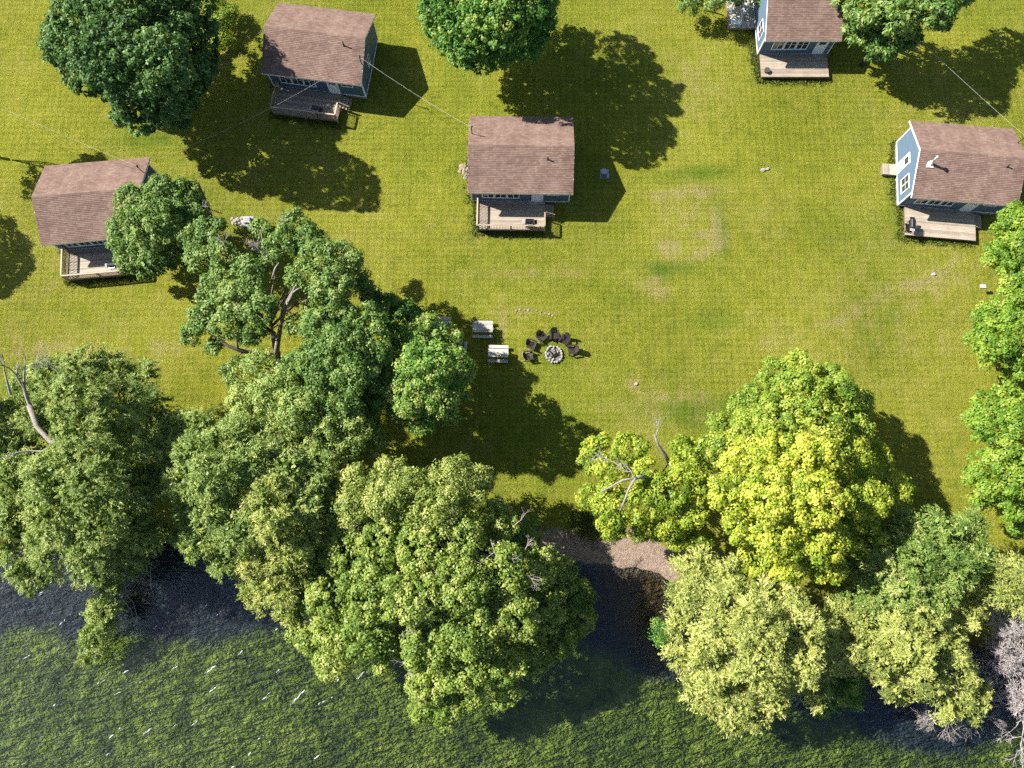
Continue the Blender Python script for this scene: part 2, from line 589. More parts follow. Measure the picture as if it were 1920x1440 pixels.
for a in [(1305, 325, 70, 14, .1, .75), (1355, 440, 10, 50, 0, .8), (1260, 500, 60, 14, -.1, .8), (1235, 515, 18, 18, 0, .7), (1165, 560, 40, 30, 0, .35),
          (1330, 600, 70, 20, 0, .45), (1038, 665, 42, 34, 0, .45), (1010, 800, 170, 140, 0, .35), (1110, 975, 40, 16, 0, .9), (1290, 770, 90, 30, 0, .7),  # broad central blob: lusher grass, with the trees' shade deepened in its colour
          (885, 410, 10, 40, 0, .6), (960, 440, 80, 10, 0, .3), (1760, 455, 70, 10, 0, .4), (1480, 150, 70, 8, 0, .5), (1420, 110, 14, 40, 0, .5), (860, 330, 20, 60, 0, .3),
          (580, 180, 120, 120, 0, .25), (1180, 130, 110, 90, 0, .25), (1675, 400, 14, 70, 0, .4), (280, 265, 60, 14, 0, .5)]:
    LUSH_SHADE = LUSH_SHADE + a[5] * blob(*a[:5])
DRY = DRY * (0.15 + 1.5 * hashnoise(X, Y, 1.1, 41)) * (0.35 + 1.3 * hashnoise(X, Y, 3.3, 42))
for k in range(5):                                     # faint wheel tracks crossing the right of the lawn
    a, b = P(1560 + 4 * k, 612 - 6 * k), P(1770 + 6 * k, 512 - 6 * k)
    u = np.clip(((X - a[0]) * (b[0] - a[0]) + (Y - a[1]) * (b[1] - a[1])) / ((b[0] - a[0]) ** 2 + (b[1] - a[1]) ** 2), 0, 1)
    dd = np.hypot(X - a[0] - u * (b[0] - a[0]), Y - a[1] - u * (b[1] - a[1]))
    if k in (0, 4): DRY = DRY + 0.35 * np.exp(-(dd / 0.28) ** 2)
DRY, LUSH_SHADE = np.clip(DRY, 0, 1), np.clip(LUSH_SHADE, 0, 1)


def ground_piece(name, mask, label):
    """one piece of the ground sheet: the faces whose centre falls in mask"""
    ny, nx = X.shape
    idx = np.arange(ny * nx).reshape(ny, nx)
    q = np.stack([idx[:-1, :-1], idx[:-1, 1:], idx[1:, 1:], idx[1:, :-1]], -1).reshape(-1, 4)
    cen = mask[:-1, :-1].reshape(-1)
    q = q[cen]
    used, inv = np.unique(q, return_inverse=True)
    q = inv.reshape(-1, 4)
    m = bpy.data.meshes.new(name)
    m.vertices.add(len(used))
    co = np.stack([X.ravel()[used], Y.ravel()[used], Z.ravel()[used]], -1).astype(np.float32)
    m.vertices.foreach_set("co", co.ravel())
    m.loops.add(q.size)
    m.loops.foreach_set("vertex_index", q.ravel().astype(np.int32))
    m.polygons.add(len(q))
    m.polygons.foreach_set("loop_start", np.arange(0, q.size, 4, dtype=np.int32))
    m.polygons.foreach_set("use_smooth", np.ones(len(q), dtype=bool))
    m.update()
    m.validate()
    for an, arr in (("dry", DRY), ("lush", LUSH_SHADE), ("sand", SAND), ("deep", DEEP), ("brown", BROWN), ("mud", MUD), ("silt_sky", SILT_SKY)):
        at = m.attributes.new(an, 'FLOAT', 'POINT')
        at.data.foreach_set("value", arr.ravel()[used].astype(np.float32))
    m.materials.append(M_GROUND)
    o = bpy.data.objects.new(name, m)
    link(o)
    return tag(o, label, None, None, "structure")


m_bed = dsh <= 0
m_beach = (~m_bed) & (SAND > 0.5)
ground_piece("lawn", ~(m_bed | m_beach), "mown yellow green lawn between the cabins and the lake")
ground_piece("beach", m_beach, "small strip of sandy beach at the water's edge")
ground_piece("lake_bed", m_bed, "weedy lake bed seen through the shallow water")


def ground_z(x, y):
    i = int(np.clip(np.searchsorted(gx, x), 1, len(gx) - 1))
    j = int(np.clip(np.searchsorted(gy, y), 1, len(gy) - 1))
    u, v = (x - gx[i - 1]) / (gx[i] - gx[i - 1]), (y - gy[j - 1]) / (gy[j] - gy[j - 1])
    return float((Z[j - 1, i - 1] * (1 - u) + Z[j - 1, i] * u) * (1 - v) + (Z[j, i - 1] * (1 - u) + Z[j, i] * u) * v)


wb = MB()
wb.poly([(-420, -420, WATER_Z), (420, -420, WATER_Z), (420, 12, WATER_Z), (-420, 12, WATER_Z)])
tag(wb.build("water", M_WATER), "clear lake water with dark wind ripples", None, None, "structure")

# wind foam: short broken crests
rf = random.Random(5)
fb = MB()
crests = [(557, 1308, 34, 46), (215, 1375, 26, 40), (275, 1372, 14, 40), (395, 1255, 22, 38), (400, 1292, 16, 40), (270, 1275, 16, 35), (500, 1305, 14, 45),
          (50, 1232, 12, 30), (190, 1278, 14, 30), (330, 1250, 10, 35), (515, 1185, 12, 45), (675, 1268, 14, 45), (540, 1240, 8, 45), (490, 1382, 8, 40), (220, 1300, 9, 35),
          (105, 1320, 8, 35), (310, 1115, 9, 40), (280, 1335, 8, 40), (365, 1355, 7, 40), (620, 1310, 8, 45), (240, 1258, 9, 30), (450, 1225, 7, 45), (60, 1180, 8, 35), (410, 1150, 8, 50)]
for _ in range(26):
    crests.append((rf.uniform(-20, 640), rf.uniform(1090, 1440), rf.uniform(2, 9), rf.uniform(28, 52)))
for cx, cy, ln, ang in crests:
    a = math.radians(ang)
    n = max(2, int(ln / 3))
    for i in range(n):
        tt = (i / max(1, n - 1) - 0.5) * ln
        x, y = cx + tt * math.cos(a) + rf.uniform(-1, 1), cy - tt * math.sin(a) + rf.uniform(-1, 1)
        if rf.random() < 0.25: continue
        c = P(x, y, WATER_Z)
        l, w = rf.uniform(0.05, 0.22), rf.uniform(0.012, 0.045)
        b = a + rf.uniform(-0.35, 0.35)
        dx, dy = math.cos(b), math.sin(b)
        hx, hz = 0.03 + rf.uniform(0, 0.02), WATER_Z
        q = [(c[0] - dx * l, c[1] - dy * l, hz + 0.01), (c[0] + dy * w, c[1] - dx * w, hz + 0.01), (c[0] + dx * l, c[1] + dy * l, hz + 0.01), (c[0] - dy * w, c[1] + dx * w, hz + 0.01)]
        top = (c[0], c[1], hz + hx)
        for k in range(4):
            fb.poly([q[k], q[(k + 1) % 4], top])
tag(fb.build("foam", M_FOAM), "thin white foam on small wind waves", None, None, "stuff")

# ------------------------------------------------------------------ cabins
L0, D0, HE, HR = 9.0, 7.3, 2.97, 4.5
SLOPE = (HR - HE) / (D0 / 2)
DW, FLOOR = 6.2, 0.42                        # wall to wall depth, underside of the siding
RT = 0.11                                    # roof build-up


def roof_z(y):
    return HR - SLOPE * abs(y)


def wall_front(mb, lw):
    z, zt = FLOOR, roof_z(DW / 2) - RT - 0.02
    while z < zt - 0.02:
        z1 = min(z + 0.127, zt)
        mb.poly([(-lw / 2, -0.020, z), (lw / 2, -0.020, z), (lw / 2, 0, z1), (-lw / 2, 0, z1)])
        mb.poly([(-lw / 2, 0.002, z), (lw / 2, 0.002, z), (lw / 2, -0.020, z), (-lw / 2, -0.020, z)])
        z = z1
    mb.box(-lw / 2, lw / 2, 0.004, 0.10, FLOOR, zt)


def wall_gable(mb):
    z = FLOOR

    def hw(q):
        return min(DW / 2, (HR - RT - 0.03 - q) / SLOPE)
    while hw(z) > 0.08:
        z1 = z + 0.127
        a, b = hw(z), max(hw(z1), 0.0)
        mb.poly([(-a, -0.020, z), (a, -0.020, z), (b, 0, z1), (-b, 0, z1)])
        mb.poly([(-a, 0.002, z), (a, 0.002, z), (a, -0.020, z), (-a, -0.020, z)])
        z = z1


def window_parts(key, w, h, parent, loc, rz, npane=2, curtain=False):
    """a window: casing, sash bars, panes"""
    def casing(mb):
        c = 0.068
        mb.box(-w / 2 - c, w / 2 + c, -0.055, 0.0, -c, 0)
        mb.box(-w / 2 - c, w / 2 + c, -0.055, 0.0, h, h + c)
        mb.box(-w / 2 - c, -w / 2, -0.055, 0.0, 0, h)
        mb.box(w / 2, w / 2 + c, -0.055, 0.0, 0, h)
        mb.box(-w / 2 - c - 0.02, w / 2 + c + 0.02, -0.085, -0.056, -c - 0.01, -c + 0.04)
    wdw = shared("win" + key, "window", M_TRIM, casing, parent, loc, (0, 0, rz))
    pw = w / npane

    def sash(mb):
        for i in range(1, npane):
            x = -w / 2 + pw * i
            mb.box(x - 0.03, x + 0.03, -0.048, -0.022, 0, h)
        mb.box(-w / 2, w / 2, -0.042, -0.024, h * 0.5 - 0.012, h * 0.5 + 0.012)
    shared("sash" + key, "sash", M_TRIM, sash, wdw)
    for i in range(npane):
        def pane(mb):
            mb.box(-pw / 2 + 0.004, pw / 2 - 0.004, -0.030, -0.021, 0, h)
        shared("pane%.3f%.3f" % (pw, h), "pane", M_GLASS, pane, wdw, (-w / 2 + pw * (i + 0.5), 0, 0))
    return wdw


def door_parts(parent, loc, rz, w=0.86, h=2.0):
    def slab(mb):
        mb.box(-w / 2, w / 2, -0.035, -0.021, 0, h)
        for z0, z1 in ((0.12, 0.75), (0.85, 1.05)):
            for s in (-1, 1):
                mb.box(s * w * 0.24 - w * 0.17, s * w * 0.24 + w * 0.17, -0.043, -0.0352, z0, z1)
    d = shared("door", "door", M_DOOR, slab, parent, loc, (0, 0, rz))

    def fr(mb):
        c = 0.09
        mb.box(-w / 2 - c, -w / 2, -0.06, 0, -0.02, h + c)
        mb.box(w / 2, w / 2 + c, -0.06, 0, -0.02, h + c)
        mb.box(-w / 2, w / 2, -0.06, 0, h, h + c)
        mb.box(-w / 2, w / 2, -0.09, -0.036, -0.04, 0.03)
    shared("doorframe", "door_frame", M_TRIM, fr, d)

    def gl(mb):
        mb.box(-w * 0.36, w * 0.36, -0.044, -0.036, 1.2, 1.85)
    shared("doorglass", "pane", M_GLASS, gl, d)

    def hd(mb):
        mb.box(w * 0.36, w * 0.42, -0.09, -0.036, 0.98, 1.04)
    shared("doorhandle", "handle", M_STEEL, hd, d)
    return d


def cabin(label, x, y, rz, length=L0, lw=None, short=False, gable_door=False):
    root = empty("cabin", (x, y, 0), rz, label=label, cat="cabin", group="blue cabins with brown shingle roofs")
    lw = lw or length - 0.30
    k = "%.2f" % length
    yf = -DW / 2
    # foundation and walls
    def fnd(mb):
        mb.box(-lw / 2 + 0.06, lw / 2 - 0.06, yf + 0.08, -yf - 0.08, -0.15, FLOOR + 0.02)
    shared("fnd" + k, "foundation", M_CONC, fnd, root)
    shared("wf" + k, "wall", M_SIDING, lambda mb: wall_front(mb, lw), root, (0, yf, 0))
    shared("wf" + k, "wall", M_SIDING, None, root, (0, -yf, 0), (0, 0, math.pi))
    shared("wg", "wall", M_SIDING, wall_gable, root, (lw / 2, 0, 0), (0, 0, math.pi / 2))
    shared("wg", "wall", M_SIDING, None, root, (-lw / 2, 0, 0), (0, 0, -math.pi / 2))
    zt = roof_z(DW / 2) - RT - 0.03

    def corner(mb):
        mb.box(-0.055, 0.055, -0.055, 0.055, FLOOR - 0.03, zt)
    for sx in (-1, 1):
        for sy in (-1, 1):
            shared("corner", "corner_board", M_TRIM, corner, root, (sx * (lw / 2 - 0.02), sy * (DW / 2 - 0.02), 0))

    def skirt(mb):
        mb.box(-lw / 2 + 0.04, lw / 2 - 0.04, -0.040, -0.0205, FLOOR - 0.03, FLOOR + 0.09)
    shared("skirt" + k, "bottom_board", M_TRIM, skirt, root, (0, yf, 0))
    shared("skirt" + k, "bottom_board", M_TRIM, None, root, (0, -yf, 0), (0, 0, math.pi))

    def skirtg(mb):
        mb.box(-DW / 2 + 0.04, DW / 2 - 0.04, -0.040, -0.0205, FLOOR - 0.03, FLOOR + 0.09)
    shared("skirtg", "bottom_board", M_TRIM, skirtg, root, (lw / 2, 0, 0), (0, 0, math.pi / 2))
    shared("skirtg", "bottom_board", M_TRIM, None, root, (-lw / 2, 0, 0), (0, 0, -math.pi / 2))
    # roof slab with shingle courses laid on it
    def slab(mb):
        for s in (-1, 1):
            e, r = s * D0 / 2, 0.0
            a = [(-length / 2, r, HR - 0.02), (length / 2, r, HR - 0.02), (length / 2, e, HE - 0.02), (-length / 2, e, HE - 0.02)]
            b = [(q[0], q[1], q[2] - RT) for q in a]
            if s > 0: a, b = a[::-1], b[::-1]
            mb.poly(a[::-1])
            mb.poly(b)
            for i in range(4):
                j = (i + 1) % 4
                if {i, j} == ({0, 1} if s < 0 else {2, 3}): continue
                mb.poly([a[i], a[j], b[j], b[i]])
    roof = shared("roof" + k, "roof", M_ROOFDECK, slab, root)

    def shingles(mb):
        rr = random.Random(9)
        sl = math.hypot(D0 / 2, HR - HE)
        n = 27
        ex = sl / n
        uy, uz = (D0 / 2) / sl, (HR - HE) / sl
        for s in (-1, 1):
            for c in range(n):
                x = -length / 2 - 0.03 - rr.uniform(0, 0.3)
                d0, d1 = sl - c * ex + 0.02, sl - (c + 1) * ex - 0.01
                while x < length / 2 + 0.03:
                    w = rr.choice((0.30, 0.33, 0.36))
                    x0, x1 = max(x, -length / 2 - 0.03), min(x + w - 0.008, length / 2 + 0.03)
                    x += w
                    if x1 - x0 < 0.03: continue
                    th = 0.027 + rr.uniform(0, 0.008)
                    j = rr.uniform(-0.006, 0.006)

                    def pt(xx, d, h):
                        return (xx, s * (d * uy + h * uz), HR - d * uz + h * uy)
                    A, B = pt(x0, d0 + j, th), pt(x1, d0 + j, th)
                    Cc, Dd = pt(x1, d1, 0.003), pt(x0, d1, 0.003)
                    E, F = pt(x0, d0 + j, -0.004), pt(x1, d0 + j, -0.004)
                    if s < 0:
                        mb.poly([A, B, Cc, Dd])
                        mb.poly([E, F, B, A])
                    else:
                        mb.poly([Dd, Cc, B, A])
                        mb.poly([A, B, F, E])
    sh = shared("shingles" + k, "shingles", M_SHINGLE, shingles, roof)
    sh['kind'] = 'stuff'

    def ridge(mb):
        rr = random.Random(4)
        x = -length / 2 - 0.03
        while x < length / 2:
            w = 0.30
            x1 = min(x + w, length / 2 + 0.03)
            h = 0.028 + rr.uniform(0, 0.006)
            for s in (-1, 1):
                q = [(x, 0, HR + h), (x1, 0, HR + h - 0.006), (x1, s * 0.15, HR + h - 0.006 - 0.15 * SLOPE), (x, s * 0.15, HR + h - 0.15 * SLOPE)]
                mb.poly(q if s < 0 else q[::-1])
            x = x1
    rc = shared("ridge" + k, "ridge_cap", M_SHINGLE, ridge, roof)

    def eave(mb):
        mb.box(-length / 2, length / 2, -0.025, 0.0, -0.16, -0.005)
    shared("eave" + k, "eave_board", M_TRIM, eave, roof, (0, -D0 / 2 - 0.004, HE))
    shared("eave" + k, "eave_board", M_TRIM, None, roof, (0, D0 / 2 + 0.004, HE), (0, 0, math.pi))

    def rake(mb):
        for s in (-1, 1):
            mb.beam((0, 0, HR - 0.085), (0, s * (D0 / 2 + 0.02), HE - 0.085), 0.03, 0.16)
    shared("rake", "rake_board", M_TRIM, rake, roof, (length / 2 + 0.02, 0, 0))
    shared("rake", "rake_board", M_TRIM, None, roof, (-length / 2 - 0.02, 0, 0))
    # front openings (metres from the left wall corner)
    xl = -lw / 2
    zb = FLOOR + 0.78
    for i in range(3):
        window_parts("big", 0.94, 1.18, root, (xl + 1.50 + i * 1.11, yf - 0.021, zb), 0)
    dx = 5.5 if short else 5.85
    door_parts(root, (xl + dx, yf, FLOOR + 0.12), 0)
    if not short:
        window_parts("kit", 0.95, 0.62, root, (xl + 7.25, yf - 0.021, FLOOR + 1.38), 0)
    # gable openings
    window_parts("gab", 0.62, 0.95, root, (lw / 2 + 0.021, -0.4, FLOOR + 1.1), math.pi / 2)
    if gable_door:
        door_parts(root, (-lw / 2, 0.35, FLOOR + 0.10), -math.pi / 2)
        window_parts("gab2", 1.25, 1.15, root, (-lw / 2 - 0.021, -1.75, zb), -math.pi / 2)
    elif short:
        window_parts("gab2", 1.25, 1.15, root, (-lw / 2 - 0.021, -1.6, zb), -math.pi / 2)
    window_parts("kit", 0.95, 0.62, root, (-1.5, -yf + 0.021, FLOOR + 1.3), math.pi)
    return root


def on_roof(root, px, py):
    """local point of a cabin's roof seen at (px, py)"""
    r = root.rotation_euler[2]
    best = None
    for i in range(400):
        z = HE + (HR - HE) * i / 399
        w = P(px, py, z)
        dx, dy = w[0] - root.location[0], w[1] - root.location[1]
        ly = -dx * math.sin(r) + dy * math.cos(r)
        lx = dx * math.cos(r) + dy * math.sin(r)
        e = abs(roof_z(ly) - z)
        if best is None or e < best[0]:
            best = (e, lx, ly, z)
    return best[1:]


def vent(root, px, py, h=0.42):
    x, y, z = on_roof(root, px, py)
    def f(mb):
        mb.tube([(0, 0, -0.1), (0, 0, h)], [0.055, 0.055], 8)
        mb.tube([(0, 0, -0.08), (0, 0, 0.10)], [0.14, 0.06], 8)
    shared("vent%.2f" % h, "vent_pipe", M_PIPE, f, root, (x, y, z), None, True)


def mast(root, px, py, h=1.05):
    x, y, z = on_roof(root, px, py)
    def f(mb):
        mb.tube([(0, 0, -0.5), (0, 0, h)], [0.038, 0.038], 8)
        mb.tube([(0, 0, h - 0.02), (0.05, 0, h + 0.08), (0.14, 0, h + 0.05)], [0.06, 0.07, 0.04], 8)
        mb.box(-0.05, 0.05, -0.05, 0.05, h * 0.8, h * 0.8 + 0.08)
    shared("mast", "service_mast", M_PIPE, f, root, (x, y, z), None, True)
    r = root.rotation_euler[2]
    return (root.location[0] + x * math.cos(r) - y * math.sin(r), root.location[1] + x * math.sin(r) + y * math.cos(r), z + h - 0.05)


c_mid = cabin("blue cabin with brown roof in the middle of the lawn, nearest the fire pit", 0.78, 32.56, -0.013)
c_upl = cabin("blue cabin between the two dark maples, roof partly in leaf shade", -17.41, 43.56, -0.136)
c_lft = cabin("blue cabin half hidden under the small bushy tree at the left", -35.65, 28.24, 0.095)
c_rgt = cabin("blue cabin with a metal stovepipe and a sunlit pale gable", 39.16, 31.77, -0.092, gable_door=True)
c_top = cabin("short blue cabin beside the broad leafy tree, front deck without steps", 26.34, 47.52, 0.0, 6.84, None, True)

vent(c_upl, 645, 86, 0.55)
vent(c_mid, 1027, 299, 0.40)
vent(c_rgt, 1888, 313, 0.36)
m_upl = mast(c_upl, 678, 120)
m_mid = mast(c_mid, 885, 251)
m_lft = mast(c_lft, 268, 323)
m_rgt = mast(c_rgt, 1908, 268, )
# stovepipe
sx_, sy_, sz_ = on_roof(c_rgt, 1744, 307)
f = MB()
f.tube([(0, 0, -0.15), (0, 0, 1.05)], [0.10, 0.10], 12)
f.tube([(0, 0, 0.45), (0, 0, 0.50)], [0.13, 0.11], 12)
pipe = f.build("stovepipe", M_STEEL, c_rgt, (sx_, sy_, sz_), None, True)
f = MB()
f.tube([(0, 0, 1.08), (0, 0, 1.12), (0, 0, 1.24)], [0.17, 0.18, 0.05], 12)
f.tube([(0, 0, 1.04), (0, 0, 1.10)], [0.07, 0.07], 8)
f.build("cap", M_STEEL, pipe, None, None, True)
f = MB()
f.tube([(0, 0, -0.12), (0, 0, 0.30)], [0.30, 0.13], 12)
f.box(-0.30, 0.30, -0.32, 0.30, -0.09, -0.02)
f.build("flashing", M_TRIM, pipe)

# ------------------------------------------------------------------ decks
DT = 0.50                                     # deck surface


def local_to_world(root, x, y, z=0):
    r = root.rotation_euler[2]
    return (root.location[0] + x * math.cos(r) - y * math.sin(r), root.location[1] + x * math.sin(r) + y * math.cos(r), z)


def deck(root, label, x0, x1, railed=True, steps=True, depth=2.80):
    y1, y0 = -DW / 2 - 0.05, -DW / 2 - 0.05 - depth
    t = empty("deck", root.location, root.rotation_euler[2], label=label, cat="deck", group="wooden decks on the lake side of the cabins")
    ln = x1 - x0
    rr = random.Random(len(label))
    nb = int(round(depth / 0.142))
    bw = depth / nb
    for i in range(nb):
        def bd(mb):
            mb.box(-ln / 2, ln / 2, -bw / 2 + 0.006, bw / 2 - 0.006, -0.032, 0)
        shared("board%.2f%.3f" % (ln, bw), "deck_board", M_DECK, bd, t, ((x0 + x1) / 2 + rr.uniform(-0.012, 0.012), y0 + bw * (i + 0.5), DT + rr.uniform(-0.003, 0.003)))

    def fr(mb):
        z0, z1 = DT - 0.22, DT - 0.036
        mb.box(x0 + 0.02, x1 - 0.02, y0 + 0.01, y0 + 0.05, z0, z1)
        mb.box(x0 + 0.02, x1 - 0.02, y1 - 0.05, y1 - 0.01, z0, z1)
        n = 12
        for i in range(n):
            x = x0 + 0.02 + (ln - 0.08) * i / (n - 1)
            mb.box(x, x + 0.04, y0 + 0.051, y1 - 0.051, z0, z1 - 0.002)
    fm = MB()
    fr(fm)
    fm.build("joist_frame", M_FRAMEWOOD, t)
    for x in (x0 + 0.12, (x0 + x1) / 2, x1 - 0.12):
        for y in (y0 + 0.14, y1 - 0.3):
            shared("deckpost", "post", M_FRAMEWOOD, lambda mb: mb.box(-0.05, 0.05, -0.05, 0.05, -0.15, DT - 0.225), t, (x, y, 0))
    if railed:
        zt = DT + 0.92
        sides = [((x0 + 0.05, y0 + 0.05), (x1 - 0.05, y0 + 0.05)), ((x0 + 0.05, y0 + 0.10), (x0 + 0.05, y1 - 0.02)), ((x1 - 0.05, y0 + 0.10), (x1 - 0.05, y0 + 1.25))]
        for (a, b) in sides:
            h = MB()
            h.beam((a[0], a[1], zt), (b[0], b[1], zt), 0.12, 0.035)
            h.beam((a[0], a[1], zt - 0.075), (b[0], b[1], zt - 0.075), 0.04, 0.085)
            h.beam((a[0], a[1], DT + 0.09), (b[0], b[1], DT + 0.09), 0.04, 0.085)
            h.build("rail", M_RAIL, t)
            d = math.hypot(b[0] - a[0], b[1] - a[1])
            n = int(d / 0.135)
            for i in range(n):
                u = (i + 0.5) / n
                shared("baluster", "baluster", M_RAIL, lambda mb: mb.box(-0.019, 0.019, -0.019, 0.019, DT + 0.05, zt - 0.02), t,
                       (a[0] + (b[0] - a[0]) * u + (0.040 if abs(b[0] - a[0]) < 0.01 else 0), a[1] + (b[1] - a[1]) * u - (0.040 if abs(b[1] - a[1]) < 0.01 else 0), 0))
        for (x, y) in ((x0 + 0.05, y0 + 0.05), (x1 - 0.05, y0 + 0.05), (x0 + 0.05, y1 - 0.06), (x1 - 0.05, y0 + 1.29), ((x0 + x1) / 2, y0 + 0.05)):
            shared("railpost", "post", M_RAIL, lambda mb: mb.box(-0.045, 0.045, -0.045, 0.045, 0.0, zt - 0.02), t, (x, y, 0))
    if steps:
        ys0, ys1 = y0 + 1.40, y1 - 0.15
        for i in range(3):
            def tr(mb):
                mb.box(0.0, 0.25, ys0, ys1, -0.04, 0.0)
            shared("tread%.2f" % depth, "tread", M_DECK if False else M_RAIL, tr, t, (x1 + 0.02 + i * 0.26, 0, DT - 0.125 * (i + 1)))
        for y in (ys0 + 0.03, ys1 - 0.03):
            h = MB()
            h.beam((x1, y, DT - 0.16), (x1 + 0.84, y, -0.02), 0.04, 0.16)
            h.build("stringer", M_FRAMEWOOD, t)
        if railed:
            h = MB()
            h.beam((x1 + 0.05, ys0, DT + 0.80), (x1 + 0.80, ys0, 0.86), 0.09, 0.04)
            h.build("rail", M_RAIL, t)
            for i in range(5):
                shared("stepbal", "baluster", M_RAIL, lambda mb: mb.box(-0.019, 0.019, -0.019, 0.019, -0.25, 0.85), t, (x1 + 0.10 + i * 0.165, ys0, 0.42 - i * 0.10))
            shared("steppost", "post", M_RAIL, lambda mb: mb.box(-0.04, 0.04, -0.04, 0.04, -0.1, 0.88), t, (x1 + 0.82, ys0, 0))
    return t


deck(c_mid, "railed wooden deck on the middle cabin, half in shade, black grill on it", -3.82, 2.22)
deck(c_upl, "railed wooden deck in leaf shade in front of the upper left cabin", -3.82, 2.22)
deck(c_lft, "railed wooden deck half covered by the small bushy tree", -3.82, 2.22)
deck(c_rgt, "open wooden deck without railing under the stovepipe cabin, sunlit", -3.80, 2.40, railed=False)
deck(c_top, "open wooden deck without railing on the short cabin by the broad leafy tree", -3.10, 3.18, railed=False, steps=False, depth=2.45)

# side deck of the short cabin, bleached boards and a white rail
sd = empty("side_deck", c_top.location, 0.0, label="bleached side deck with a white rail at the gable of the short cabin", cat="deck")
xa, xb, ya, yb = -3.27 - 2.55, -3.32, -0.35, 3.6
for i in range(18):
    bw = (xb - xa) / 18
    shared("sideboard", "deck_board", M_TABLE, lambda mb: mb.box(-bw / 2 + 0.006, bw / 2 - 0.006, ya, yb, -0.032, 0), sd, (xa + bw * (i + 0.5), 0, 0.46))
h = MB()
h.box(xa, xb, ya + 0.01, ya + 0.05, 0.16, 0.425)
h.box(xa, xa + 0.04, ya + 0.051, yb, 0.16, 0.425)
h.box(xb - 0.04, xb, ya + 0.051, yb, 0.16, 0.425)
h.build("joist_frame", M_FRAMEWOOD, sd)
h = MB()
h.beam((xa + 1.25, 0.55, 1.35), (xb - 0.02, 2.1, 1.35), 0.11, 0.05)
h.beam((xa + 1.25, 0.55, 1.35), (xa + 1.25, 3.4, 1.35), 0.11, 0.05)
h.beam((xa + 1.25, 0.55, 0.62), (xa + 1.25, 3.4, 0.62), 0.05, 0.08)
h.build("rail", M_TRIM, sd)
for i in range(9):
    shared("sidebal", "baluster", M_TRIM, lambda mb: mb.box(-0.02, 0.02, -0.02, 0.02, 0.46, 1.33), sd, (xa + 1.25, 0.6 + i * 0.34, 0))
for (x, y) in ((xa + 0.1, ya + 0.15), (xb - 0.2, ya + 0.15), (xa + 0.1, yb - 0.2), (xb - 0.2, yb - 0.2)):
    shared("sidepost", "post", M_FRAMEWOOD, lambda mb: mb.box(-0.05, 0.05, -0.05, 0.05, -0.1, 0.16), sd, (x, y, 0))
# white lattice table folded on it
tb = empty("folding_table", local_to_world(c_top, xa + 0.62, ya + 0.34, 0.462), 0.02, label="white folding table standing low on the bleached side deck", cat="table")
h = MB()
h.box(-0.48, 0.48, -0.24, 0.24, 0.40, 0.44)
h.build("tabletop", M_TRIM, tb)
for sx in (-0.4, 0.4):
    for sy in (-0.18, 0.18):
        shared("ftleg", "leg", M_TRIM, lambda mb: mb.box(-0.02, 0.02, -0.02, 0.02, 0.0, 0.40), tb, (sx, sy, 0))
# side landing at the gable door of the stovepipe cabin
ld = empty("landing", c_rgt.location, c_rgt.rotation_euler[2], label="small plank landing at the sunlit gable door of the stovepipe cabin", cat="landing")
for i in range(8):
    shared("landboard", "plank", M_DECK, lambda mb: mb.box(-0.073, 0.073, -0.52, 0.52, -0.03, 0), ld, (-4.42 - 0.075 - i * 0.155, 0.35, 0.40))
h = MB()
h.box(-5.62, -4.44, -0.15, -0.11, 0.08, 0.368)
h.box(-5.62, -4.44, 0.81, 0.85, 0.08, 0.368)
h.box(-5.62, -5.58, -0.109, 0.809, -0.05, 0.368)
h.build("frame", M_FRAMEWOOD, ld)

# ------------------------------------------------------------------ grills
def make_grill():
    t = empty("grill")
    h = MB()
    for sx in (-0.32, 0.32):
        for sy in (-0.2, 0.2):
            h.box(sx - 0.02, sx + 0.02, sy - 0.02, sy + 0.02, 0.06, 0.72)
    h.box(-0.34, 0.34, -0.22, 0.22, 0.16, 0.19)
    h.build("cart", M_BLACK, t)
    h = MB()
    h.box(-0.36, 0.36, -0.24, 0.24, 0.72, 0.90)
    h.build("firebox", M_BLACK, t)
    h = MB()
    n = 8
    prof = [(0.26 * math.cos(math.pi * i / n), 0.25 * math.sin(math.pi * i / n)) for i in range(n + 1)]
    for i in range(n):
        a, b = prof[i], prof[i + 1]
        h.poly([(-0.37, a[0], 0.905 + a[1]), (0.37, a[0], 0.905 + a[1]), (0.37, b[0], 0.905 + b[1]), (-0.37, b[0], 0.905 + b[1])])
    h.poly([(-0.37, p[0], 0.905 + p[1]) for p in prof][::-1])
    h.poly([(0.37, p[0], 0.905 + p[1]) for p in prof])
    lid = h.build("lid", M_BLACK, t)
    h = MB()
    h.beam((-0.25, -0.31, 1.02), (0.25, -0.31, 1.02), 0.03, 0.03)
    h.beam((-0.24, -0.31, 1.02), (-0.24, -0.22, 1.02), 0.02, 0.02)
    h.beam((0.24, -0.31, 1.02), (0.24, -0.22, 1.02), 0.02, 0.02)
    h.build("handle", M_STEEL, lid)
    for s in (-1, 1):
        h = MB()
        h.box(s * 0.40 if s > 0 else -0.66, 0.66 if s > 0 else -0.40, -0.20, 0.20, 0.86, 0.90)
        h.build("side_shelf", M_BLACK if s > 0 else M_CONC, t)
    for s in (-1, 1):
        h = MB()
        h.tube([(s * 0.35, 0.2, 0.08), (s * 0.385, 0.2, 0.08)], [0.08, 0.08], 10)
        h.build("wheel", M_PIPE, t)
    return t


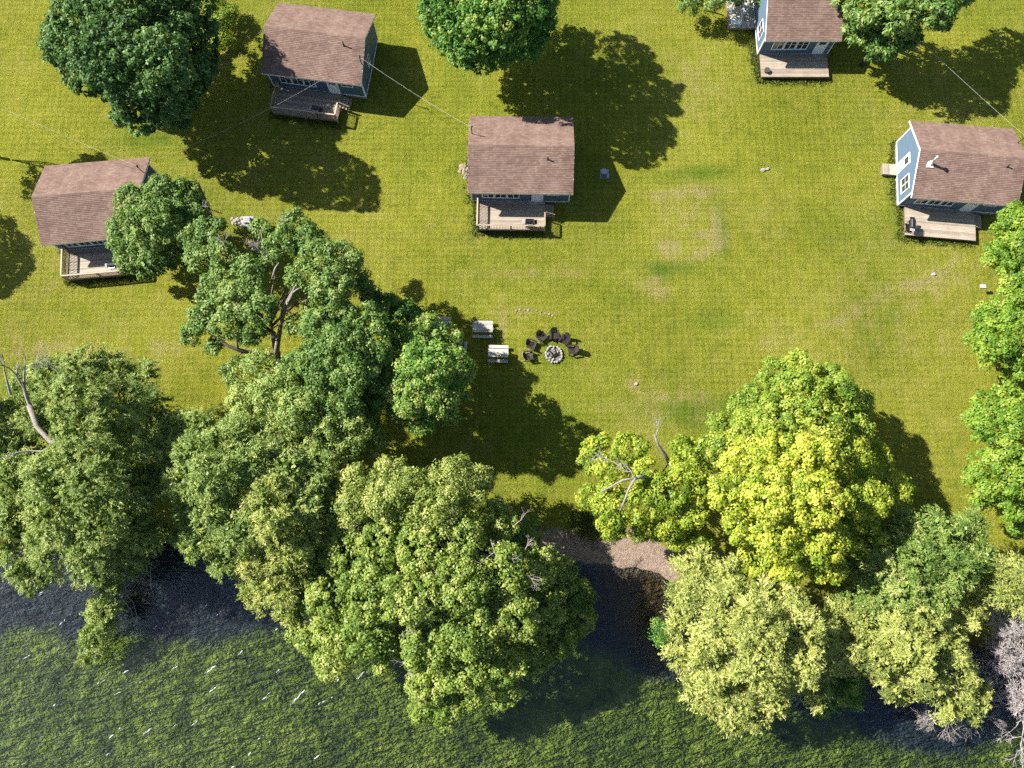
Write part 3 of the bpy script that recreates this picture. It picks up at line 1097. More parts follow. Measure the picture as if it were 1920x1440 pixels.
g0 = make_grill()
def at_deck(px, py, z=DT + 0.9):
    w = P(px, py, z)
    return (w[0], w[1], DT + 0.004)
g0.location = at_deck(993, 416)
tag(g0, "black grill with a pale side shelf on the middle cabin's sunlit deck", "grill", "grills on the cabin decks")
copy_thing(g0, at_deck(593, 204), -0.136, label="black grill in the small sunny patch of the shaded deck at the upper left cabin")
copy_thing(g0, at_deck(211, 497), 0.095, label="black grill at the deck edge touching the small bushy tree")
copy_thing(g0, at_deck(1711, 420), 1.45, label="black grill turned sideways on the open deck of the stovepipe cabin")
# round planter on the short cabin's deck
w = P(1437, 134, DT)
pl = empty("planter", (w[0], w[1], DT + 0.004), 0, label="round dark planter at the corner of the short cabin's open deck", cat="planter")
h = MB()
h.tube([(0, 0, 0), (0, 0, 0.26)], [0.20, 0.27], 12)
h.build("pot", M_BARKD, pl)

# ------------------------------------------------------------------ wires between the masts
def wire(label, a, b, sag, r=0.0095):
    m = MB()
    a, b = Vector(a), Vector(b)
    pts = []
    for i in range(25):
        u = i / 24
        p = a.lerp(b, u)
        p.z -= sag * 4 * u * (1 - u)
        pts.append(p)
    m.tube(pts, [r] * 25, 5)
    return tag(m.build("overhead_wire", M_WIRE), label, "wire", "overhead service wires")


wire("overhead wire from the upper left cabin to the middle cabin's roof mast", m_upl, m_mid, 0.35)
wire("overhead wire over the shaded deck, from upper left cabin to the left cabin", m_upl, m_lft, 0.9)
wire("overhead wire entering at the far left and ending on the left cabin's roof", P(-160, 130, 7), m_lft, 0.3)
wire("overhead wire leaving the broad leafy tree toward the stovepipe cabin", P(1600, -48, 4.6), m_rgt, 0.25)

# ------------------------------------------------------------------ picnic tables
def make_table():
    t = empty("picnic_table")
    for i in range(5):
        shared("toppl", "tabletop_plank", M_TABLE, lambda mb: mb.box(-0.86, 0.86, -0.062, 0.062, -0.04, 0), t, (0, -0.29 + i * 0.145, 0.76))
    for s in (-1, 1):
        for k in range(2):
            shared("benchpl", "bench_plank", M_TABLE, lambda mb: mb.box(-0.86, 0.86, -0.064, 0.064, -0.04, 0), t, (0, s * (0.56 + k * 0.136), 0.45))
    for sx in (-0.6, 0.6):
        h = MB()
        for s in (-1, 1):
            h.beam((sx, s * 0.22, 0.715), (sx, s * 0.62, 0.0), 0.04, 0.09, (1, 0, 0))
        h.box(sx + 0.021, sx + 0.061, -0.70, 0.70, 0.31, 0.405)
        h.box(sx + 0.021, sx + 0.061, -0.36, 0.36, 0.63, 0.717)
        h.build("leg_frame", M_FRAMEWOOD, t)
    return t


t0 = make_table()
def table_at(px, py):
    w = P(px, py, 0.7)
    return (w[0], w[1], ground_z(w[0], w[1]) + 0.0)
t0.location = table_at(905, 616)
t0.rotation_euler = (0, 0, -0.02)
tag(t0, "weathered picnic table in full sun, its shadow clear of any tree", "picnic table", "picnic tables by the fire pit")
copy_thing(t0, table_at(934, 662), -0.03, label="weathered picnic table with its lower bench in tree shade, nearest the fire pit")
copy_thing(t0, table_at(826, 608), -0.05, label="picnic table poking out from under the round bright tree's edge")
copy_thing(t0, table_at(858, 656), 1.52, label="picnic table turned sideways in shade beneath the round bright tree")

# ------------------------------------------------------------------ fire pit and chairs
fw = P(1038, 665, 0)
fz = ground_z(fw[0], fw[1])
fp = empty("fire_pit", (fw[0], fw[1], fz), 0, label="round stone fire pit with charred logs inside the ring of chairs", cat="fire pit")
rr = random.Random(3)
h = MB()
n = 20
h.poly([(0.68 * math.cos(2 * math.pi * i / n) * rr.uniform(0.9, 1), 0.68 * math.sin(2 * math.pi * i / n) * rr.uniform(0.9, 1), 0.035) for i in range(n)])
h.build("ash_bed", M_ASH, fp)
n = 17
for i in range(n):
    a = 2 * math.pi * (i + rr.uniform(-0.2, 0.2)) / n
    r = 0.70 + rr.uniform(-0.05, 0.06)
    h = MB()
    mound(h, (0, 0, 0.10), rr.uniform(0.12, 0.17), rr.uniform(0.09, 0.13), rr.uniform(0.09, 0.14), rr)
    h.build("stone", M_STONE, fp, (r * math.cos(a), r * math.sin(a), 0), (0, 0, a + math.pi / 2))
for i in range(11):
    a = rr.uniform(0, 6.28)
    r = rr.uniform(0.35, 0.58)
    h = MB()
    mound(h, (0, 0, 0.08), rr.uniform(0.08, 0.13), rr.uniform(0.07, 0.1), rr.uniform(0.07, 0.11), rr)
    h.build("stone", M_STONE, fp, (r * math.cos(a), r * math.sin(a), 0.02), (0, 0, a))
for (a, x, y, l) in ((0.5, 0.12, -0.18, 0.8), (0.75, 0.05, -0.05, 0.7), (-0.9, -0.25, 0.15, 0.45), (2.2, 0.2, 0.22, 0.4)):
    h = MB()
    h.tube([(-l / 2, 0, 0.10), (0, 0.02, 0.13), (l / 2, 0, 0.11)], [0.05, 0.06, 0.045], 7)
    h.build("charred_log", M_CHAR, fp, (x, y, 0), (0, 0, a))


def make_chair():
    """garden chair with slanted slat back, wide arms; faces local -y"""
    t = empty("garden_chair")
    for i in range(5):
        u = i / 4
        shared("seatslat", "seat_slat", M_CHAIR, lambda mb: mb.box(-0.27, 0.27, -0.05, 0.05, -0.012, 0.012), t, (0, -0.30 + 0.12 * i, 0.385 - 0.085 * u), (0.16 * -1, 0, 0))
    for i in range(5):
        hgt = (0.66, 0.74, 0.78, 0.74, 0.66)[i]
        def sl(mb):
            mb.box(-0.050, 0.050, -0.011, 0.011, 0, hgt)
        shared("backslat%.2f" % hgt, "back_slat", M_CHAIR, sl, t, (-0.224 + 0.112 * i, 0.225, 0.28), (-0.42, 0, 0))
    for s in (-1, 1):
        h = MB()
        h.box(s * 0.345 - 0.07, s * 0.345 + 0.07, -0.40, 0.36, 0.545, 0.570)
        h.build("arm", M_CHAIR, t)
        h = MB()
        h.box(s * 0.33 - 0.02, s * 0.33 + 0.02, -0.36, -0.26, 0.0, 0.544)
        h.build("leg", M_CHAIR, t)
        h = MB()
        h.beam((s * 0.292, -0.38, 0.37), (s * 0.292, 0.52, 0.04), 0.035, 0.10)
        h.build("side_rail", M_CHAIR, t)
    h = MB()
    h.box(-0.34, 0.34, 0.30, 0.34, 0.50, 0.543)
    h.build("back_brace", M_CHAIR, t)
    return t


ch0 = make_chair()
spots = [(997, 646, "dark garden chair at the left of the fire pit, upper of the two there"),
         (991, 667, "dark garden chair at the lower left of the ring, nearest the tree shade"),
         (1015, 632, "dark garden chair at the upper left of the fire pit, back to the tables"),
         (1039, 628, "dark garden chair straight above the fire pit, topmost of the ring"),
         (1059, 637, "dark garden chair at the upper right of the fire pit"),
         (1073, 656, "dark garden chair alone at the right side of the fire pit")]
for i, (px, py, lab) in enumerate(spots):
    w = P(px, py, 0.4)
    rz = math.atan2(fw[1] - w[1], fw[0] - w[0]) + math.pi / 2
    loc = (w[0], w[1], ground_z(w[0], w[1]))
    if i == 0:
        o = ch0
        o.location = loc
        o.rotation_euler = (0, 0, rz)
        tag(o, lab, "chair", "garden chairs round the fire pit")
    else:
        copy_thing(ch0, loc, rz + rr.uniform(-0.12, 0.12), label=lab)

# ------------------------------------------------------------------ tank covers, stones, small ground fittings
w = P(1133, 326, 0)
tc = empty("tank_cover", (w[0], w[1], ground_z(w[0], w[1])), 0, label="concrete tank cover with one pale and one blue round lid, in the middle cabin's shadow", cat="tank cover", group="tank covers in the lawn")
h = MB()
h.box(-0.40, 0.42, -0.50, 0.42, -0.1, 0.06)
h.build("slab", M_CONC, tc)
h = MB()
h.tube([(-0.05, 0.17, 0.061), (-0.05, 0.17, 0.16), (-0.05, 0.17, 0.19)], [0.28, 0.28, 0.2], 18)
h.build("lid", M_LIDW, tc, smooth=False)
h = MB()
h.tube([(-0.02, -0.26, 0.061), (-0.02, -0.26, 0.12)], [0.24, 0.24], 18)
h.build("lid", M_LIDB, tc)
h = MB()
h.box(0.24, 0.42, -0.44, -0.20, 0.062, 0.15)
h.build("block", M_LIDW, tc)
w = P(464, 415, 0)
tc2 = empty("tank_cover", (w[0], w[1], ground_z(w[0], w[1])), 0.02, label="grey slab with a square white lid beside the small bushy tree", cat="tank cover", group="tank covers in the lawn")
h = MB()
h.box(-0.58, 0.55, -0.62, 0.45, -0.1, 0.05)
h.build("slab", M_CONC, tc2)
h = MB()
h.box(-0.26, 0.28, -0.24, 0.30, 0.051, 0.30)
h.build("lid", M_LIDW, tc2)
h = MB()
h.box(-0.17, 0.19, -0.16, 0.21, 0.301, 0.32)
h.build("hatch", M_CONC, tc2)


def stones(name, label, group, pts, smin, smax, seed, mat=M_STONE, flat=0.55):
    q = random.Random(seed)
    for (px, py) in pts:
        w = P(px, py, 0)
        m = MB()
        mound(m, (0, 0, 0), q.uniform(smin, smax), q.uniform(smin, smax) * 0.8, q.uniform(smin, smax) * flat, q)
        o = m.build(name, mat, None, (w[0], w[1], ground_z(w[0], w[1]) + 0.02), (0, 0, q.uniform(0, 6)))
        tag(o, label, "stone", group)


q = random.Random(8)
stones("stone", "pale stone sunk in the grass in the curved row above the chairs", "stones in the curved row above the chairs",
       [(968, 583), (975, 581), (983, 582), (991, 582), (998, 583), (1006, 583), (1014, 586), (1022, 588), (1030, 590), (1036, 592)], 0.07, 0.17, 1, M_RUBBLE, 0.4)
stones("rubble_stone", "tan rubble stone heaped against the middle cabin's left wall", "rubble beside the middle cabin",
       [(866, 312), (873, 310), (870, 318), (877, 317), (862, 322), (869, 325), (875, 326), (873, 334), (865, 317), (872, 330)], 0.14, 0.30, 2, M_RUBBLE, 0.35)
stones("rubble_stone", "grey rubble stone beside the slab with the square white lid", "rubble beside the square lid",
       [(436, 411), (441, 415), (446, 412), (450, 419), (443, 421), (437, 419), (453, 411)], 0.15, 0.26, 3)
for px, py, r, lab in [(1431, 319, 0.28, "flat white rock alone in the open lawn, left one of a touching pair"), (1439, 317, 0.22, "flat white rock alone in the open lawn, right one of a touching pair"),
                       (1751, 514, 0.24, "white rock in the thin dry grass below the open deck"), (1193, 720, 0.2, "small pale rock in the lawn between fire pit and yellow maple")]:
    w = P(px, py, 0)
    m = MB()
    mound(m, (0, 0, 0), r, r * 0.7, r * 0.4, q)
    tag(m.build("rock", M_STONE, None, (w[0], w[1], ground_z(w[0], w[1]) + 0.04), (0, 0, 0.3)), lab, "rock")
w = P(1843, 537, 0)
h = MB()
h.box(-0.25, 0.25, -0.16, 0.16, -0.1, 0.10)
tag(h.build("concrete_block", M_LIDW, None, (w[0], w[1], ground_z(w[0], w[1])), (0, 0, -0.05)), "pale concrete block in the grass beside the right hand trees", "block")
w = P(1855, 549, 0)
h = MB()
h.box(-0.26, 0.26, -0.12, 0.12, -0.1, 0.08)
tag(h.build("box_cover", M_BLACK, None, (w[0], w[1], ground_z(w[0], w[1])), (0, 0, 0)), "black rectangular box cover in the grass beside the right hand trees", "cover")

# ------------------------------------------------------------------ trees
def unit(a):
    return a / np.maximum(np.linalg.norm(a, axis=-1, keepdims=True), 1e-9)


def leaf_mesh(name, c, n, d, l, w, tint, mat):
    """one folded blade per row"""
    N = len(c)
    n = unit(n)
    d = unit(d - n * (d * n).sum(-1, keepdims=True))
    s = np.cross(n, d)
    l, w = l[:, None], w[:, None]
    co = np.empty((N, 4, 3), np.float32)
    co[:, 0] = c - d * l * 0.5
    co[:, 1] = c + s * w * 0.5 - n * w * 0.18
    co[:, 2] = c + d * l * 0.5
    co[:, 3] = c - s * w * 0.5 - n * w * 0.18
    m = bpy.data.meshes.new(name)
    m.vertices.add(N * 4)
    m.vertices.foreach_set("co", co.ravel())
    m.loops.add(N * 4)
    m.loops.foreach_set("vertex_index", np.arange(N * 4, dtype=np.int32))
    m.polygons.add(N)
    m.polygons.foreach_set("loop_start", np.arange(0, N * 4, 4, dtype=np.int32))
    m.update()
    at = m.attributes.new("tint", 'FLOAT', 'FACE')
    at.data.foreach_set("value", np.clip(tint, 0, 1).astype(np.float32))
    m.materials.append(mat)
    return m


STYLES = {
    # clump radius, leaves per clump, leaf length, leaf width, cover, up-bias, lobed shell range
    'maple': dict(rc=0.46, m=50, l=0.185, w=0.145, cover=1.5, up=0.55, kind='dome'),
    'dark':  dict(rc=0.38, m=32, l=0.22, w=0.17, cover=1.35, up=0.45, kind='dome'),
    'fine':  dict(rc=0.52, m=64, l=0.17, w=0.10, cover=1.5, up=0.5, kind='dome'),
    'willow': dict(rc=0.78, m=125, l=0.25, w=0.060, cover=3.0, up=0.35, kind='spray'),
    'big':   dict(rc=0.50, m=34, l=0.38, w=0.15, cover=1.4, up=0.6, kind='dome'),
}
LEAFCOUNT = [0]


def crown(lobes, style, mat, parent, seed, flat=0.85, inner=1.0, tshift=0.0):
    st = STYLES[style]
    rg = np.random.default_rng(seed)
    C = np.array([P(a, b, z) for a, b, r, z in lobes])
    R = np.array([r * mpp(a, b, z) for a, b, r, z in lobes])
    n0 = len(C)
    for i in range(n0):                       # smaller masses breaking the outline of each big one
        for _ in range(3):
            a, e = rg.uniform(0, 2 * np.pi), rg.uniform(-0.15, 0.75)
            d = np.array([math.cos(a) * math.cos(e), math.sin(a) * math.cos(e), math.sin(e) * flat])
            C = np.vstack([C, C[i] + d * R[i] * rg.uniform(0.70, 0.92)])
            R = np.append(R, R[i] * rg.uniform(0.30, 0.44))
    Rz = np.minimum(R * flat, C[:, 2] - 0.1)
    AX = np.stack([R, R, Rz], -1)
    cs, ns, lt = [], [], []
    lobe_t = rg.normal(0, 0.10, len(C))
    for i in range(len(C)):
        n = int(st['cover'] * 2 * R[i] ** 2 * 1.35 / st['rc'] ** 2 * (R[i] / (R[i] + 0.25))) + 3
        z = rg.uniform(-0.38, 1, n)
        a = rg.uniform(0, 2 * np.pi, n)
        q = np.sqrt(1 - z * z)
        d = np.stack([q * np.cos(a), q * np.sin(a), z], -1)
        p = C[i] + d * (AX[i] - st['rc'] * 0.55) * rg.uniform(0.78, 1.06, n)[:, None]
        e = ((p[:, None, :] - C[None]) / AX[None])
        e = (e * e).sum(-1)
        e[:, i] = 9
        keep = e.min(1) > 0.55
        cs.append(p[keep])
        ns.append(unit(d[keep] / AX[i]))
        lt.append(np.full(int(keep.sum()), lobe_t[i]))
    cs, ns = np.concatenate(cs), np.concatenate(ns)
    K, m = len(cs), st['m']
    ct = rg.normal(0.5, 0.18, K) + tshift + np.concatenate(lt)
    cr = st['rc'] * rg.uniform(0.65, 1.35, K)
    up = np.array([0, 0, 1.0])
    if st['kind'] == 'dome':
        rd = unit(rg.normal(size=(K, m, 3)))
        ax = unit(ns * 0.8 + up * 0.5)[:, None, :]
        dot = (rd * ax).sum(-1, keepdims=True)
        rd = np.where(dot < -0.15, rd - 2 * dot * ax, rd)
        rad = rg.uniform(0.45, 1.05, (K, m, 1))
        pos = cs[:, None, :] + rd * rad * cr[:, None, None] * np.array([1, 1, 0.75])
        nor = rd * 0.85 + up * st['up'] * 0.7 + rg.normal(size=(K, m, 3)) * 0.27
        dr = rd + rg.normal(size=(K, m, 3)) * 0.6 - up * 0.3
    else:
        T = 7
        ax = unit(ns * np.array([1, 1, 0.35]) + rg.normal(size=(K, 3)) * 0.35)
        tw = unit(ax[:, None, :] + rg.normal(size=(K, T, 3)) * 0.55 + up * 0.25)
        k = rg.integers(0, T, (K, m))
        t = rg.uniform(-0.35, 1.0, (K, m, 1))
        td = np.take_along_axis(tw, k[:, :, None].repeat(3, 2), 1)
        pos = cs[:, None, :] + td * t * cr[:, None, None] + np.array([0, 0, -1.0]) * (np.maximum(t, 0) ** 2 * 0.55) * cr[:, None, None]
        pos = pos + rg.normal(size=(K, m, 3)) * 0.06
        dr = td - up * (np.maximum(t, 0) * 0.7) + rg.normal(size=(K, m, 3)) * 0.45
        nor = up * 0.75 + ax[:, None, :] * 0.35 + rg.normal(size=(K, m, 3)) * 0.45
    tint = ct[:, None] + rg.normal(0, 0.16, (K, m))
    l = st['l'] * rg.uniform(0.7, 1.3, (K, m))
    w = st['w'] * rg.uniform(0.75, 1.25, (K, m))
    pos, nor, dr = pos.reshape(-1, 3), nor.reshape(-1, 3), dr.reshape(-1, 3)
    tint, l, w = tint.ravel(), l.ravel(), w.ravel()
    # leaves deeper inside the crown
    ip = []
    for i in range(len(C)):
        n = int(inner * 52 * R[i] ** 2)
        d = unit(rg.normal(size=(n, 3)))
        d[:, 2] = np.where(d[:, 2] < -0.5, -d[:, 2], d[:, 2])
        ip.append(C[i] + d * AX[i] * rg.uniform(0.30, 0.84, n)[:, None])
    ip = np.concatenate(ip)
    n = len(ip)
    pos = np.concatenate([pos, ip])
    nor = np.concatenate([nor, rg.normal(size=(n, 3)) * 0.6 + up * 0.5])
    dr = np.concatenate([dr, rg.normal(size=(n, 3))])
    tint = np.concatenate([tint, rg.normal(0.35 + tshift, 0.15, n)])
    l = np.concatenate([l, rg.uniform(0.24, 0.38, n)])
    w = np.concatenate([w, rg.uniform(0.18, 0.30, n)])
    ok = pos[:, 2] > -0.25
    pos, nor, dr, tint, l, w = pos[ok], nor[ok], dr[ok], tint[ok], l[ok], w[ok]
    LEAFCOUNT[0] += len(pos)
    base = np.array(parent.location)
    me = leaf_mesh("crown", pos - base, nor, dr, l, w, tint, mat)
    o = bpy.data.objects.new("crown", me)
    link(o, parent)
    o['kind'] = 'stuff'
    return C[:n0], R[:n0]


def wood(parent, C, R, bark, seed, r0=0.30, height=None, maxl=16):
    """trunk with limbs running out to the crown's masses"""
    rr = random.Random(seed)
    base = Vector(parent.location)
    top = Vector(tuple(C.mean(0))) - base
    zt = float(C[:, 2].max()) - base.z
    mb = MB()
    fork = Vector((top.x * 0.35, top.y * 0.35, zt * 0.38))
    pts = [Vector((0, 0, -0.3)), Vector((0.03, 0, zt * 0.14)), Vector((top.x * 0.15, top.y * 0.15, zt * 0.26)), fork]
    mb.tube(pts, [r0 * 1.35, r0, r0 * 0.85, r0 * 0.72], 9)
    order = list(range(len(C)))
    rr.shuffle(order)
    order.sort(key=lambda i: -R[i])
    for i in order[:maxl]:
        e = Vector(tuple(C[i])) - base
        e.z = max(e.z + R[i] * 0.15, 0.6)
        s = fork.lerp(Vector((top.x * 0.6, top.y * 0.6, zt * 0.55)), rr.uniform(0, 0.8))
        m1 = s.lerp(e, 0.4) + Vector((rr.uniform(-.3, .3), rr.uniform(-.3, .3), 0.35))
        m2 = s.lerp(e, 0.75) + Vector((rr.uniform(-.3, .3), rr.uniform(-.3, .3), 0.25))
        k = r0 * rr.uniform(0.22, 0.38)
        mb.tube([s, m1, m2, e], [k, k * 0.75, k * 0.45, k * 0.18], 6)
    return mb.build("trunk", bark, parent, None, None, True)


def limb(parent, name, pts, r0, r1, bark, sides=7):
    base = Vector(parent.location)
    q = [Vector(tuple(P(*p))) - base for p in pts]
    n = len(q)
    m = MB()
    m.tube(q, [r0 + (r1 - r0) * i / (n - 1) for i in range(n)], sides)
    return m.build(name, bark, parent, None, None, True)


def twigs(mb, p, d, ln, r, depth, rr, spread=0.55, droop=0.0, nch=(2, 4)):
    """bare branching wood"""
    p, d = Vector(p), Vector(d).normalized()
    q = p + d * ln * 0.5 + Vector((rr.uniform(-1, 1), rr.uniform(-1, 1), rr.uniform(-1, 1))) * ln * 0.07
    e = p + d * ln + Vector((rr.uniform(-1, 1), rr.uniform(-1, 1), rr.uniform(-1, 1) - droop)) * ln * 0.14
    mb.tube([p, q, e], [r, r * 0.8, r * 0.55], 4 if depth < 2 else 6, False)
    if depth <= 0: return
    for _ in range(rr.randint(*nch)):
        s = rr.choice((q, e, e, q.lerp(e, 0.5)))
        nd = d + Vector((rr.gauss(0, spread), rr.gauss(0, spread), rr.gauss(0, spread * 0.6) - droop))
        twigs(mb, s, nd, ln * rr.uniform(0.5, 0.8), max(r * 0.6, 0.012), depth - 1, rr, spread, droop, nch)


def dead(parent, px, py, z, to, ln, r, depth, seed, name="dead_branch", spread=0.55, nch=(2, 4)):
    base = Vector(parent.location)
    a = Vector(tuple(P(px, py, z)))
    b = Vector(tuple(P(*to)))
    m = MB()
    twigs(m, a - base, b - a, ln, r, depth, random.Random(seed), spread, 0.0, nch)
    return m.build(name, M_DEAD, parent, None, None, True)


def tree(name, label, cat, px, py, zc, lobes, style, mat, seed, bark=None, r0=0.30, flat=0.85, inner=1.0, tshift=0.0, group=None):
    w = P(px, py, zc)
    z = ground_z(w[0], w[1])
    t = empty(name, (w[0], w[1], z), 0, label=label, cat=cat, group=group)
    C, R = crown(lobes, style, mat, t, seed, flat, inner, tshift)
    wood(t, C, R, bark or M_BARKD, seed, r0)
    return t


L_DARK = mat_leaf("leaf_dark_maple", [(0.018, 0.050, 0.012), (0.040, 0.092, 0.024), (0.080, 0.150, 0.045), (0.16, 0.24, 0.09)], 1.35, transl=0.25)
L_MID = mat_leaf("leaf_silver_maple", [(0.030, 0.068, 0.016), (0.070, 0.130, 0.030), (0.125, 0.190, 0.050), (0.20, 0.25, 0.09)], 1.50, transl=0.30)
L_GREY = mat_leaf("leaf_grey_green", [(0.044, 0.076, 0.020), (0.096, 0.142, 0.038), (0.170, 0.212, 0.064), (0.27, 0.29, 0.11)], 1.95, transl=0.28)
L_ROUND = mat_leaf("leaf_round_bright", [(0.025, 0.080, 0.016), (0.060, 0.150, 0.026), (0.130, 0.215, 0.040), (0.26, 0.29, 0.09)], 1.40, transl=0.30)
L_WIL1 = mat_leaf("leaf_willow_green", [(0.055, 0.085, 0.022), (0.105, 0.150, 0.038), (0.170, 0.210, 0.065), (0.26, 0.28, 0.12)], 1.85, transl=0.30)
L_WIL2 = mat_leaf("leaf_willow_light", [(0.055, 0.100, 0.018), (0.120, 0.180, 0.034), (0.200, 0.250, 0.055), (0.30, 0.32, 0.11)], 1.50, transl=0.32)
L_OLIVE = mat_leaf("leaf_willow_olive", [(0.080, 0.125, 0.028), (0.19, 0.245, 0.055), (0.33, 0.36, 0.11), (0.48, 0.47, 0.20)], 1.25, transl=0.30)
L_PALE = mat_leaf("leaf_willow_pale", [(0.115, 0.145, 0.040), (0.250, 0.290, 0.082), (0.41, 0.435, 0.135), (0.57, 0.57, 0.25)], 1.15, transl=0.30)
L_YELG = mat_leaf("leaf_maple_green", [(0.058, 0.118, 0.016), (0.135, 0.215, 0.028), (0.235, 0.305, 0.042), (0.34, 0.37, 0.07)], 1.25, transl=0.34)
L_YEL = mat_leaf("leaf_maple_yellow", [(0.10, 0.175, 0.016), (0.235, 0.310, 0.032), (0.39, 0.430, 0.054), (0.55, 0.54, 0.11)], 1.14, transl=0.34)
L_RIGHT = mat_leaf("leaf_right_row", [(0.055, 0.120, 0.014), (0.120, 0.215, 0.024), (0.195, 0.290, 0.036), (0.29, 0.34, 0.07)], 1.25, transl=0.34)
L_BIG = mat_leaf("leaf_large", [(0.035, 0.085, 0.016), (0.075, 0.145, 0.030), (0.140, 0.205, 0.055), (0.24, 0.28, 0.12)], 1.40, transl=0.25, gloss=0.02)
L_SHADE = mat_leaf("leaf_streaky", [(0.040, 0.070, 0.016), (0.080, 0.125, 0.028), (0.140, 0.185, 0.050), (0.25, 0.26, 0.11)], 2.0, transl=0.28)

L_GRASS = mat_leaf("grass_blade", [(0.035, 0.060, 0.010), (0.085, 0.115, 0.018), (0.15, 0.175, 0.03), (0.24, 0.23, 0.07)], 1.0, transl=0.3)

# --- along the top
tree("maple_tree", "large dark maple at the upper left with a wide leaf shadow", "tree", 255, 95, 7,
     [(150, 40, 55, 8), (130, 85, 46, 6.5), (165, 130, 50, 7), (230, 30, 70, 10), (215, 110, 72, 10.5), (310, 40, 68, 8.0), (295, 120, 70, 10.5), (365, 70, 46, 5.4), (350, 145, 44, 6.2), (250, 185, 50, 7),
      (268, 225, 34, 5.5), (310, 195, 46, 7), (195, 160, 32, 6), (250, -30, 80, 9), (150, -20, 50, 7), (350, -10, 55, 5.8), (112, 60, 28, 6), (105, 105, 22, 5.5), (300, 165, 58, 4.2), (245, 140, 55, 4.6), (352, 150, 40, 4.6), (335, 185, 40, 2.8), (365, 130, 36, 2.8), (300, 90, 60, 5), (232, 215, 22, 5), (388, 110, 26, 4.6), (335, 220, 26, 5.5)],
     'dark', L_DARK, 101, r0=0.34)
tree("maple_tree", "dark maple at the top edge between the upper left and middle cabins", "tree", 915, 5, 7,
     [(815, 20, 34, 6.5), (830, 60, 34, 6), (870, 10, 60, 9.5), (870, 70, 50, 8.5), (868, 105, 28, 5.5), (930, 30, 68, 10.5), (935, 90, 42, 7), (905, 122, 22, 5), (990, 20, 48, 10), (985, 72, 42, 8),
      (1018, 40, 27, 6), (930, 85, 46, 4.2), (975, 75, 38, 4.4), (960, 88, 34, 2.8), (1000, 62, 30, 2.8), (1005, 15, 36, 3), (890, 60, 44, 4.6), (940, 20, 60, 5), (910, -50, 75, 9.5), (830, -40, 50, 7), (990, -50, 55, 10), (960, -100, 60, 9), (1018, -10, 30, 9), (1000, 95, 22, 5)],
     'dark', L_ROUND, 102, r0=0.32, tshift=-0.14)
t3 = tree("broadleaf_tree", "tree with large pointed leaves spreading over the short cabin's roof", "tree", 1700, -10, 6,
     [(1620, 15, 38, 6), (1680, 25, 48, 7.5), (1740, 15, 48, 7.5), (1772, -5, 40, 7), (1585, 10, 24, 5), (1720, -40, 60, 8), (1640, -40, 50, 7), (1800, -25, 40, 6), (1755, 38, 26, 5.5), (1700, 50, 26, 5.5), (1830, -45, 40, 6)],
     'big', L_BIG, 103, r0=0.26)
limb(t3, "bare_stem", [(1660, 100, 0), (1690, 60, 3.2), (1727, 12, 6.4)], 0.09, 0.05, M_BARKD)
tree("broadleaf_tree", "low dark large leaved tree in shade, touching the short cabin's right wall", "tree", 1650, 75, 3.4,
     [(1620, 72, 30, 4), (1660, 82, 32, 4.3), (1695, 78, 22, 3.8), (1640, 98, 20, 3.3), (1610, 55, 24, 4.0), (1680, 60, 28, 4.2), (1650, 60, 28, 4.5), (1722, 74, 8, 3.6)],
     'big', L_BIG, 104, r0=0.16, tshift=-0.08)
tree("shrub", "dark shrub at the top edge left of the bleached side deck", "shrub", 1330, -5, 1.6,
     [(1298, 2, 26, 2.2), (1335, -8, 30, 2.8), (1372, -12, 28, 2.5), (1405, -4, 22, 1.8), (1430, 0, 18, 1.6)], 'fine', L_MID, 105, r0=0.10)
tree("shrub", "yellow green shrub between the large dark maple and the upper left cabin", "shrub", 412, 40, 0.9,
     [(405, 10, 24, 1.4), (418, 28, 22, 1.4), (412, 52, 18, 1.0), (420, 70, 16, 0.9), (408, 90, 14, 0.7), (432, 22, 16, 1.0)], 'fine', L_YELG, 106, r0=0.06)

# --- left side
t5 = tree("bushy_tree", "small bushy tree growing against the left cabin's roof and deck", "tree", 300, 420, 4.5,
     [(300, 365, 36, 5.2), (250, 385, 36, 5.2), (345, 368, 32, 4.8), (235, 430, 32, 4.3), (290, 420, 52, 6.6), (338, 425, 42, 5.2), (250, 472, 36, 4.2), (300, 478, 38, 4.6), (225, 455, 20, 3.6), (268, 502, 20, 3.2),
      (358, 452, 26, 3.6), (335, 490, 22, 3.2), (376, 385, 16, 3.6), (240, 500, 14, 2.8)], 'maple', L_MID, 107, r0=0.20, tshift=0.02)
dead(t5, 358, 405, 4.6, (375, 388, 5.2), 0.9, 0.05, 4, 31, spread=0.7)
dead(t5, 362, 398, 4.6, (392, 400, 5.0), 0.8, 0.04, 4, 32, spread=0.7)
# trees standing outside the left edge, seen by their limbs' shade and leaf tips
tL = tree("sparse_tree", "sparse tree at the left edge throwing thin trunk shadows", "tree", -130, 235, 4,
     [(-60, 195, 36, 6.5), (-95, 175, 30, 7), (-30, 205, 18, 5.5), (-150, 230, 40, 6)], 'maple', L_MID, 108, r0=0.18, inner=0.5)
tree("sparse_tree", "leafy tree outside the left edge below the thin trunked one", "tree", -260, 350, 5,
     [(-262, 340, 60, 6), (-240, 385, 50, 6), (-275, 410, 55, 6)], 'maple', L_MID, 109, r0=0.2)

